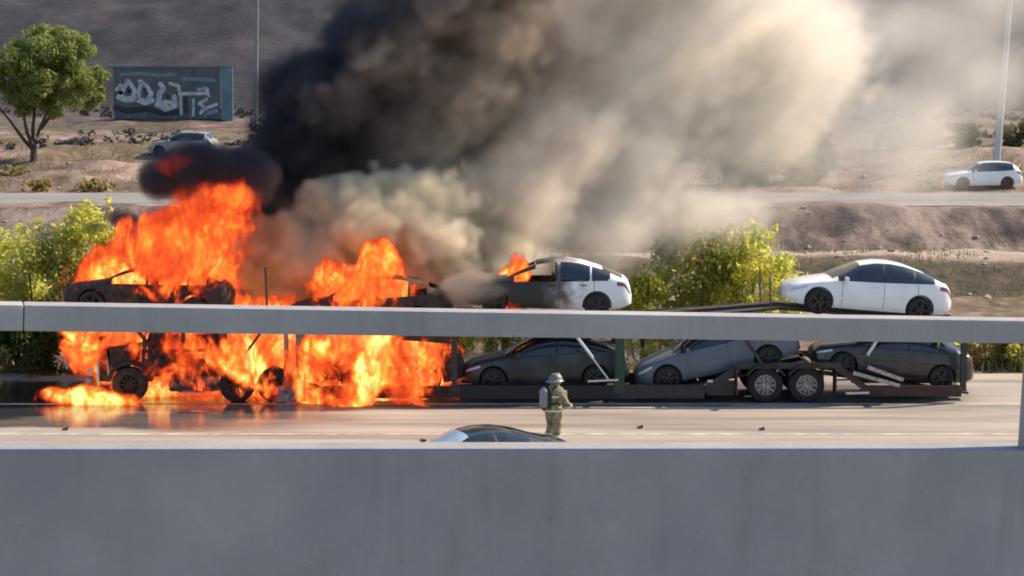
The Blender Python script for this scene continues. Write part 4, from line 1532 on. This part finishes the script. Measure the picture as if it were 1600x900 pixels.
M_GEAR = mat('turnout_cloth', (0.34, 0.29, 0.17), .85, col2=(0.12, 0.10, 0.06), scale=6, bump=.5, bscale=18)
M_GEARD = mat('dark_strap', (0.025, 0.025, 0.025), .7)
M_STRIPE = mat('reflective_stripe', (0.62, 0.63, 0.42), .35)
M_HELM = mat('pale_helmet', (0.22, 0.225, 0.235), .45, col2=(0.09, 0.09, 0.10), scale=8)
M_TANK = mat('grey_cylinder', (0.22, 0.23, 0.26), .4, .2)
M_SKIN = mat('skin', (0.42, 0.27, 0.2), .6)
ff = empty('person', (1.02, 53.0, 0.0), (0, 0, R(38)), 'firefighter in tan turnout gear with grey helmet and air cylinder, standing back-turned on the freeway', 'person')
ff.scale = (1.22, 1.22, 0.97)
J = {  # faces +X
    'pelvis': ((0, 0, .98), (.17, .20)), 'waist': ((.01, 0, 1.12), (.16, .20)), 'chest': ((.03, 0, 1.34), (.17, .22)), 'collar': ((.04, 0, 1.49), (.12, .15)), 'neck': ((.06, 0, 1.56), .075), 'head': ((.08, 0, 1.66), (.10, .085)), 'crown': ((.07, 0, 1.75), (.09, .08)),
    'shL': ((.03, .20, 1.45), .095), 'elL': ((.08, .30, 1.19), .08), 'wrL': ((.30, .22, 1.05), .058), 'haL': ((.37, .19, 1.04), (.045, .03)),
    'shR': ((.03, -.20, 1.45), .095), 'elR': ((.06, -.31, 1.18), .08), 'wrR': ((.26, -.25, 1.00), .058), 'haR': ((.33, -.22, .99), (.045, .03)),
    'hiL': ((.0, .11, .90), .125), 'knL': ((.07, .13, .50), .095), 'anL': ((-.03, .14, .12), .08), 'toL': ((.12, .15, .05), (.05, .055)),
    'hiR': ((.0, -.11, .90), .125), 'knR': ((.02, -.13, .50), .095), 'anR': ((-.06, -.14, .12), .08), 'toR': ((.10, -.15, .05), (.05, .055))}
E = [('pelvis', 'waist'), ('waist', 'chest'), ('chest', 'collar'), ('collar', 'neck'), ('neck', 'head'), ('head', 'crown'),
     ('collar', 'shL'), ('shL', 'elL'), ('elL', 'wrL'), ('wrL', 'haL'), ('collar', 'shR'), ('shR', 'elR'), ('elR', 'wrR'), ('wrR', 'haR'),
     ('pelvis', 'hiL'), ('hiL', 'knL'), ('knL', 'anL'), ('anL', 'toL'), ('pelvis', 'hiR'), ('hiR', 'knR'), ('knR', 'anR'), ('anR', 'toR')]
skin_body('body', J, E, M_GEAR, ff)
hm = MB().lathe([(.02, 1.86), (.08, 1.85), (.125, 1.80), (.135, 1.74), (.14, 1.71), (.165, 1.685), (.17, 1.675), (.135, 1.69), (.12, 1.70)], 20, 'Z', (.07, 0, 0))
hm.v = [(x + (-.05 if x < -.06 and z < 1.72 else 0), y, z - (.03 if x < -.06 and z < 1.72 else 0)) for x, y, z in hm.v]
hm.box((.07, 0, 1.85), (.22, .02, .05), None, 0, .008)
build('helmet', hm, M_HELM, ff, True)
build('face_mask', MB().lathe([(.02, .17), (.06, .165), (.085, .13), (.09, .09)], 14, 'X', (.02, 0, 1.655)), M_GLASS, ff, True)
tank = build('air_cylinder', MB().lathe([(.02, .52), (.03, .50), (.05, .49), (.085, .44), (.09, .40), (.09, .03), (.07, 0), (.02, -.01)], 16, 'Z', (-.235, 0, 1.03)), M_TANK, ff, True)
build('valve', MB().tube([(-.235, 0, 1.0), (-.235, 0, .94)], .028, 8).tube([(-.235, -.05, .96), (-.235, .05, .96)], .018, 6), M_GEARD, tank)
build('back_plate', MB().box((-.155, 0, 1.26), (.05, .26, .50), None, 0, .02), M_GEARD, ff)
hs_ = MB()
for s in (-1, 1):
    hs_.tube([(-.14, s * .10, 1.44), (-.02, s * .13, 1.565), (.14, s * .13, 1.50), (.205, s * .12, 1.34), (.16, s * .17, 1.15), (0, s * .215, 1.12), (-.14, s * .13, 1.10)], .022, 6)
build('harness', hs_, M_GEARD, ff, True)


def ring(c, ax, rx_, ry_, w, name='stripe'):
    q = Vector(ax).to_track_quat('Z', 'X').to_matrix()
    mb = MB()
    v, f = [], []
    n = 20
    for dz, k in ((-w, 1.0), (-w, 1.06), (w, 1.06), (w, 1.0)):
        for i in range(n):
            a = 2 * math.pi * i / n
            v.append(Vector(c) + q @ Vector((rx_ * k * math.cos(a), ry_ * k * math.sin(a), dz)))
    for i in range(4):
        j = (i + 1) % 4
        for k in range(n):
            k2 = (k + 1) % n
            f.append((i * n + k, i * n + k2, j * n + k2, j * n + k))
    return build(name, mb.add(v, f), M_STRIPE, ff, True)


ring((.01, 0, .93), (0, 0, 1), .175, .215, .028)
ring((.03, 0, 1.30), (0, 0, 1), .18, .232, .026)
for s, sfx in ((1, 'L'), (-1, 'R')):
    kn, an = Vector(J['kn' + sfx][0]), Vector(J['an' + sfx][0])
    ring(kn.lerp(an, .6), kn - an, .092, .092, .026)
    el, wr = Vector(J['el' + sfx][0]), Vector(J['wr' + sfx][0])
    ring(el.lerp(wr, .62), wr - el, .072, .072, .024)
    h = Vector(J['ha' + sfx][0])
    g = MB()
    for k in range(4):
        oy = (-.03 + .02 * k) * s
        ln = (.055, .065, .062, .05)[k]
        g.tube([h + Vector((.01, oy, .012)), h + Vector((.03 + ln * .5, oy, .01)), h + Vector((.03 + ln, oy, -.02)), h + Vector((.02 + ln * .8, oy, -.045))], [.012, .011, .0105, .009], 6)
    g.tube([h + Vector((-.03, -s * .035, .0)), h + Vector((.01, -s * .06, -.015)), h + Vector((.045, -s * .055, -.03))], [.013, .012, .010], 6)
    build('glove', g, M_GEARD, ff, True)
    to = Vector(J['to' + sfx][0])
    build('boot', MB().box((to.x - .06, to.y, .055), (.30, .12, .11), None, 0, .035).tube([(J['an' + sfx][0][0], to.y, .06), (J['an' + sfx][0][0] + .01, to.y, .22)], [.085, .088], 12), M_GEARD, ff, True)

# ------------------------------------------------------------------ smoke and flames: density grids computed once from fields of billows
class Field:
    def __init__(s, name, lo, hi, voxel, material):
        s.nt = bpy.data.node_groups.new(name, 'GeometryNodeTree')
        s.nt.interface.new_socket('Geometry', in_out='OUTPUT', socket_type='NodeSocketGeometry')
        s.N, s.L = s.nt.nodes, s.nt.links
        s.vc = s.N.new('GeometryNodeVolumeCube')
        s.vc.inputs['Min'].default_value = lo
        s.vc.inputs['Max'].default_value = hi
        for k, a in enumerate('XYZ'):
            s.vc.inputs['Resolution ' + a].default_value = max(8, int((hi[k] - lo[k]) / voxel))
        sm = s.N.new('GeometryNodeSetMaterial')
        sm.inputs['Material'].default_value = material
        go = s.N.new('NodeGroupOutput')
        s.L.new(s.vc.outputs[0], sm.inputs[0])
        s.L.new(sm.outputs[0], go.inputs[0])
        s.pos = s.N.new('GeometryNodeInputPosition').outputs[0]

    def put(s, sock, v):
        if hasattr(v, 'is_linked'):
            s.L.new(v, sock)
        else:
            sock.default_value = v

    def m(s, op, a, b=None, c=None, clamp=False):
        n = s.N.new('ShaderNodeMath')
        n.operation = op
        n.use_clamp = clamp
        for k, v in enumerate((a, b, c)):
            if v is not None:
                s.put(n.inputs[k], v)
        return n.outputs[0]

    def v(s, op, a, b=None, out=0):
        n = s.N.new('ShaderNodeVectorMath')
        n.operation = op
        s.put(n.inputs[0], a)
        if b is not None:
            s.put(n.inputs[1], b)
        return n.outputs['Value'] if op in ('LENGTH', 'DOT_PRODUCT') else n.outputs[0]

    def noise(s, vec, scale, detail=5, rough=0.55, dist=0.0, color=False, typ='FBM'):
        n = s.N.new('ShaderNodeTexNoise')
        s.L.new(vec, n.inputs['Vector'])
        n.inputs['Scale'].default_value = scale
        n.inputs['Detail'].default_value = detail
        n.inputs['Roughness'].default_value = rough
        n.inputs['Distortion'].default_value = dist
        return n.outputs[1] if color else n.outputs[0]

    def voro(s, vec, scale):
        n = s.N.new('ShaderNodeTexVoronoi')
        n.feature = 'SMOOTH_F1'
        s.L.new(vec, n.inputs['Vector'])
        n.inputs['Scale'].default_value = scale
        n.inputs['Smoothness'].default_value = 0.4
        return n.outputs['Distance']

    def warp(s, vec, scale, amp, detail=2):
        c = s.noise(vec, scale, detail, color=True)
        c = s.v('SUBTRACT', c, (0.5, 0.5, 0.5))
        c = s.v('MULTIPLY', c, (amp, amp, amp))
        return s.v('ADD', vec, c)

    def blobs(s, vec, lst, k=0.25):
        """union of soft ellipsoids: 1 in the middle, 0 at the radius, falling below outside"""
        acc = None
        for (c, r) in lst:
            q = s.v('SUBTRACT', vec, tuple(c))
            q = s.v('MULTIPLY', q, (1 / r[0], 1 / r[1], 1 / r[2]))
            e = s.m('SUBTRACT', 1.0, s.v('LENGTH', q))
            acc = e if acc is None else s.m('SMOOTH_MAX', acc, e, k)
        return acc

    def ramp(s, v, a, b, c=0.0, d=1.0, smooth=True):
        n = s.N.new('ShaderNodeMapRange')
        n.interpolation_type = 'SMOOTHSTEP' if smooth else 'LINEAR'
        s.put(n.inputs[0], v)
        for k, q in enumerate((a, b, c, d)):
            n.inputs[k + 1].default_value = q
        return n.outputs[0]

    def finish(s, name, density, label, cat):
        s.L.new(density, s.vc.inputs['Density'])
        me = bpy.data.meshes.new(name)
        o = bpy.data.objects.new(name, me)
        COL.objects.link(o)
        md = o.modifiers.new('density_grid', 'NODES')
        md.node_group = s.nt
        return tag(o, label, cat, kind='stuff')


def pb(px, py, d, rx, ry, rd):
    """billow given by its apparent centre and size (photo pixels) at its real distance d, with depth radius rd metres"""
    p = W(px, py, d)
    k = d / FPX
    return ((p.x, d, p.z), (rx * k, rd, ry * k))


def vol_material(name):
    m = bpy.data.materials.new(name)
    m.use_nodes = True
    m.node_tree.nodes.clear()
    return m, m.node_tree.nodes, m.node_tree.links


def color_ramp(N, L, fac, stops):
    c = N.new('ShaderNodeValToRGB')
    e = c.color_ramp.elements
    e[0].position, e[0].color = stops[0][0], (*stops[0][1], 1)
    e[1].position, e[1].color = stops[-1][0], (*stops[-1][1], 1)
    for p_, q in stops[1:-1]:
        k = e.new(p_)
        k.color = (*q, 1)
    L.new(fac, c.inputs[0])
    return c.outputs[0]


# --- flames: hot gas that glows and hides what is behind it
FIRE_K = 7.0                       # opacity per metre at full density
m_fire, N, L = vol_material('flame_gas')
info = N.new('ShaderNodeVolumeInfo')
out = N.new('ShaderNodeOutputMaterial')
ab = N.new('ShaderNodeVolumeAbsorption')
em = N.new('ShaderNodeEmission')
ad = N.new('ShaderNodeAddShader')
ab.inputs['Color'].default_value = (0, 0, 0, 1)
T = info.outputs['Density']
sig = N.new('ShaderNodeMapRange')
sig.inputs[1].default_value, sig.inputs[2].default_value = 0.0, 0.30
sig.inputs[4].default_value = FIRE_K
L.new(T, sig.inputs[0])
L.new(sig.outputs[0], ab.inputs['Density'])
fc = color_ramp(N, L, T, [(0.0, (0.20, 0.016, 0.006)), (0.15, (0.52, 0.045, 0.012)), (0.35, (0.85, 0.115, 0.02)), (0.58, (1.0, 0.25, 0.03)), (0.76, (1.1, 0.48, 0.05)), (0.88, (1.25, 0.82, 0.14)), (1.0, (1.5, 1.15, 0.40))])
L.new(fc, em.inputs['Color'])
es = N.new('ShaderNodeMath')
es.operation = 'MULTIPLY'
es.inputs[1].default_value = 1.05
L.new(sig.outputs[0], es.inputs[0])
L.new(es.outputs[0], em.inputs['Strength'])
L.new(ab.outputs[0], ad.inputs[0])
L.new(em.outputs[0], ad.inputs[1])
L.new(ad.outputs[0], out.inputs['Volume'])

FD = 61.1
fl = Field('flame_field', (-13.4, 58.9, 0.0), (0.9, 63.4, 7.6), 0.052, m_fire)
q = fl.v('MULTIPLY', fl.pos, (1.0, 1.0, 0.62))
wq = fl.warp(q, 0.7, 1.3)
wp = fl.warp(fl.pos, 0.55, 1.0)
env = fl.blobs(wp, [
    pb(235, 445, FD + .5, 135, 58, 1.5), pb(175, 435, FD + .4, 70, 38, 1.3), pb(280, 395, FD, 100, 70, 1.8), pb(320, 345, FD + .3, 75, 52, 1.5), pb(352, 312, FD + .3, 48, 30, 1.2),
    pb(258, 350, FD, 42, 36, 1.1), pb(318, 430, FD, 45, 50, 1.3),
    pb(215, 540, FD + .2, 110, 54, 1.6), pb(330, 550, FD, 125, 68, 1.9), pb(310, 500, FD + .3, 150, 45, 1.7), pb(400, 575, FD, 85, 55, 1.8), pb(250, 600, FD + .4, 70, 40, 1.2),
    pb(560, 545, FD - .6, 120, 66, 2.0), pb(632, 570, FD - .6, 74, 72, 2.0), pb(580, 605, FD - .6, 120, 36, 1.9), pb(500, 560, FD - .2, 50, 60, 1.7), pb(450, 545, FD - .2, 60, 50, 1.6), pb(600, 500, FD, 70, 40, 1.5),
    pb(565, 455, FD, 85, 45, 1.5), pb(590, 414, FD, 36, 36, 1.0), pb(515, 440, FD, 28, 42, .9),
    pb(803, 425, FD, 20, 30, .7), pb(800, 470, FD - .2, 24, 16, .8),
    pb(130, 621, 59.6, 66, 15, .7), pb(185, 624, 59.3, 40, 12, .5),
    pb(276, 256, FD - .8, 34, 15, .6)], 0.15)
n1 = fl.noise(wq, 1.0, 5, 0.6, 0.6)
n2 = fl.noise(wq, 3.4, 4, 0.62, 0.8)
e = fl.m('MULTIPLY_ADD', fl.m('SUBTRACT', n1, 0.5), 2.1, env)
e = fl.m('MULTIPLY_ADD', fl.m('SUBTRACT', n2, 0.5), 1.1, e)
zc = fl.N.new('ShaderNodeSeparateXYZ')
fl.L.new(fl.pos, zc.inputs[0])
e = fl.ramp(e, 0.06, 0.32, 0, 1, False)
# temperature of the gas: fuel-rich red tops, hotter yellow pockets low down
cool = fl.ramp(zc.outputs[2], 1.5, 6.6, 1.22, 0.42)
n3 = fl.noise(fl.warp(q, 1.1, 1.0), 0.85, 4, 0.62, 0.5)
n4 = fl.noise(wq, 4.2, 3, 0.6, 0.6)
n3 = fl.m('MULTIPLY_ADD', fl.m('SUBTRACT', n4, 0.5), 0.34, n3)
hot = fl.ramp(n3, 0.37, 0.65, 0.12, 1.22)
cool = fl.m('MULTIPLY', cool, fl.ramp(zc.outputs[2], 5.8, 6.4, 1.0, 0.10))
flame = fl.m('MULTIPLY', fl.m('MULTIPLY', e, hot), cool, clamp=True)
fl.finish('flames', flame, 'orange and yellow flames engulfing the tractor and the front of the trailer', 'fire')

# --- smoke: black soot from the cab on the left, turning brown, then tan and white to the right
SM_D = 64.0
m_fire.cycles.volume_step_rate = 0.6
def soot_material(matname, stops, shift=0.0):
    m_smoke, N, L = vol_material(matname)
    out = N.new('ShaderNodeOutputMaterial')
    pv = N.new('ShaderNodeVolumePrincipled')
    tc = N.new('ShaderNodeTexCoord')
    P0 = W(720, 290, SM_D)
    nn = Vector((290, 0, -150)).normalized()
    dp = N.new('ShaderNodeVectorMath')
    dp.operation = 'DOT_PRODUCT'
    dp.inputs[1].default_value = nn
    L.new(tc.outputs['Object'], dp.inputs[0])
    mr = N.new('ShaderNodeMapRange')
    c0 = nn.dot(P0)
    mr.inputs[1].default_value, mr.inputs[2].default_value = c0 - 6.4 + shift, c0 + 5.0 + shift
    L.new(dp.outputs['Value'], mr.inputs[0])
    nz = N.new('ShaderNodeTexNoise')
    nz.inputs['Scale'].default_value = 0.35
    nz.inputs['Detail'].default_value = 2
    L.new(tc.outputs['Object'], nz.inputs['Vector'])
    a2 = N.new('ShaderNodeMath')
    a2.operation = 'MULTIPLY_ADD'
    a2.inputs[1].default_value = 0.5
    L.new(nz.outputs[0], a2.inputs[0])
    L.new(mr.outputs[0], a2.inputs[2])
    a3 = N.new('ShaderNodeMath')
    a3.operation = 'SUBTRACT'
    a3.inputs[1].default_value = 0.25
    L.new(a2.outputs[0], a3.inputs[0])
    sc_ = color_ramp(N, L, a3.outputs[0], stops)
    L.new(sc_, pv.inputs['Color'])
    pv.inputs['Density'].default_value = 1.0
    pv.inputs['Anisotropy'].default_value = 0.0
    L.new(pv.outputs[0], out.inputs['Volume'])
    return m_smoke


BLACKS = [(0.0, (0.085, 0.085, 0.105)), (0.12, (0.11, 0.105, 0.12)), (0.22, (0.28, 0.23, 0.205)), (0.34, (0.54, 0.445, 0.375)), (0.50, (0.78, 0.65, 0.53)), (0.62, (0.50, 0.43, 0.38)), (1.0, (0.28, 0.26, 0.25))]
PALES = [(0.0, (0.40, 0.33, 0.27)), (0.20, (0.72, 0.60, 0.46)), (0.36, (0.90, 0.78, 0.60)), (0.54, (0.94, 0.80, 0.65)), (0.75, (0.94, 0.845, 0.735)), (1.0, (0.94, 0.90, 0.83))]
m_black = soot_material('soot_smoke', BLACKS)
m_pale = soot_material('pale_smoke', PALES)
m_tan = soot_material('tan_smoke', [(0.0, (0.70, 0.58, 0.43)), (0.3, (0.97, 0.87, 0.68)), (1.0, (0.975, 0.885, 0.72))])


def smoke_field(name, lo, hi, vox, blob_list, gain, thr, dens_lo, dens_hi, nscale, namp, label, power=1.0, warp=1.6, vor=0.0, streak=0.0, material=None):
    s = Field(name + '_field', lo, hi, vox, material or m_pale)
    wp_ = s.warp(s.pos, 0.22, warp, 3)
    env_ = s.blobs(wp_, blob_list, 0.2)
    wq_ = s.warp(s.pos, 0.5, 0.8, 2)
    if streak:                                   # features drawn out along the drift, up and to the right
        dr = Vector((1.0, 0.25, 0.85)).normalized()
        al = s.v('DOT_PRODUCT', wq_, tuple(dr))
        sc3 = s.N.new('ShaderNodeVectorMath')
        sc3.operation = 'SCALE'
        sc3.inputs[0].default_value = dr
        s.L.new(s.m('MULTIPLY', al, streak), sc3.inputs['Scale'])
        wq_ = s.v('SUBTRACT', wq_, sc3.outputs[0])
    nn_ = s.noise(wq_, nscale, 8, 0.64)
    e_ = s.m('MULTIPLY_ADD', s.m('SUBTRACT', nn_, 0.5), namp, env_)
    if vor:
        vv = s.voro(wq_, 0.7)
        e_ = s.m('MULTIPLY_ADD', s.m('SUBTRACT', 0.45, vv), vor, e_)
        vv = s.voro(s.warp(s.pos, 1.2, 0.35, 2), 1.7)
        e_ = s.m('MULTIPLY_ADD', s.m('SUBTRACT', 0.45, vv), vor * 0.7, e_)
    e_ = s.ramp(e_, thr, thr + gain, 0, 1)
    if power != 1.0:
        e_ = s.m('POWER', e_, power)
    d_ = s.m('MULTIPLY', e_, dens_hi)
    return s.finish(name, d_, label, 'smoke')


smoke_field('black_smoke', (-13.6, 59.4, 1.6), (4.6, 70.5, 15.0), 0.10, [
    pb(300, 268, 61.6, 105, 42, 1.6), pb(235, 275, 61.4, 45, 38, 1.3), pb(380, 280, 62.4, 80, 60, 2.0), pb(195, 340, 62.6, 40, 22, .9), pb(150, 356, 62.6, 30, 12, .6),
    pb(430, 320, 64.2, 75, 70, 2.4), pb(460, 230, 64.8, 95, 85, 2.8), pb(510, 150, 65.2, 115, 95, 3.2), pb(600, 80, 65.6, 130, 105, 3.4), pb(700, 0, 66, 150, 110, 3.6), pb(800, -110, 66, 170, 130, 3.8),
    pb(560, 270, 66.4, 130, 70, 2.2), pb(670, 260, 66.8, 120, 80, 2.4), pb(450, 330, 65.4, 80, 60, 1.8), pb(610, 215, 66.2, 130, 75, 2.8), pb(720, 140, 66.4, 120, 95, 3.2), pb(790, 50, 66.4, 110, 90, 3.2),
    pb(400, 420, 64, 50, 60, 1.4), pb(450, 460, 63.2, 60, 30, 1.0), pb(690, 455, 63.4, 50, 30, 1.0), pb(742, 458, 60.5, 62, 34, .9)],
    0.30, 0.05, 0, 2.4, 0.42, 1.1, 'black and brown smoke column rolling up and right from the burning cab', vor=0.34, material=m_black, streak=0.45)
smoke_field('pale_smoke', (-8.5, 61.5, 1.2), (23.0, 84.0, 16.5), 0.15, [
    pb(790, 300, 65, 140, 110, 3.0), pb(850, 200, 67, 140, 110, 3.5), pb(930, 100, 69, 160, 120, 4.0), pb(1010, 10, 70, 190, 130, 4.5), pb(1100, -90, 70, 210, 150, 5),
    pb(780, 400, 65, 95, 75, 1.8), pb(960, 260, 70, 170, 130, 4), pb(1090, 150, 72, 170, 140, 4.5), pb(1190, 60, 73, 150, 130, 4.5), pb(900, 370, 67, 140, 65, 2.2), pb(1050, 330, 70, 140, 70, 3), pb(1190, 190, 75, 120, 100, 4), pb(1270, 90, 76, 110, 110, 4)],
    0.85, -0.06, 0, 1.05, 0.55, 2.2, 'dense tan and white smoke billowing right of the black column', power=1.3, vor=0.55, streak=0.6)
smoke_field('tan_smoke', (-9.6, 61.3, 1.8), (1.6, 67.0, 8.2), 0.10, [
    pb(560, 345, 63.0, 95, 62, 1.5), pb(650, 355, 63.2, 105, 80, 1.7), pb(480, 395, 63.0, 95, 58, 1.4), pb(690, 425, 63.4, 80, 65, 1.3), pb(540, 300, 63.4, 60, 34, 1.2), pb(620, 300, 63.6, 60, 36, 1.2),
    pb(415, 405, 63.0, 55, 62, 1.1), pb(600, 430, 63.4, 150, 50, 1.2), pb(450, 440, 63.2, 90, 45, 1.1), pb(760, 380, 64.2, 70, 80, 1.6)],
    0.34, -0.16, 0, 2.8, 0.7, 1.4, 'low tan smoke puffs rolling over the burning upper deck', power=1.2, vor=0.65, warp=1.2, material=m_tan)
smoke_field('thin_smoke', (2.0, 68.0, 2.2), (30.0, 100.0, 20.0), 0.30, [
    pb(1180, 230, 78, 190, 140, 5), pb(1260, 120, 80, 150, 150, 6), pb(1400, 200, 84, 190, 140, 7), pb(1460, 60, 85, 190, 120, 7), pb(1540, -40, 86, 180, 120, 7), pb(1280, 20, 80, 140, 120, 6), pb(1100, 330, 75, 170, 60, 4), pb(1560, 130, 88, 110, 90, 6)],
    1.0, 0.05, 0, 0.22, 0.32, 3.0, 'thin whitish smoke drifting over the far road and the hill', power=1.1, warp=2.5, streak=0.6, vor=0.3)
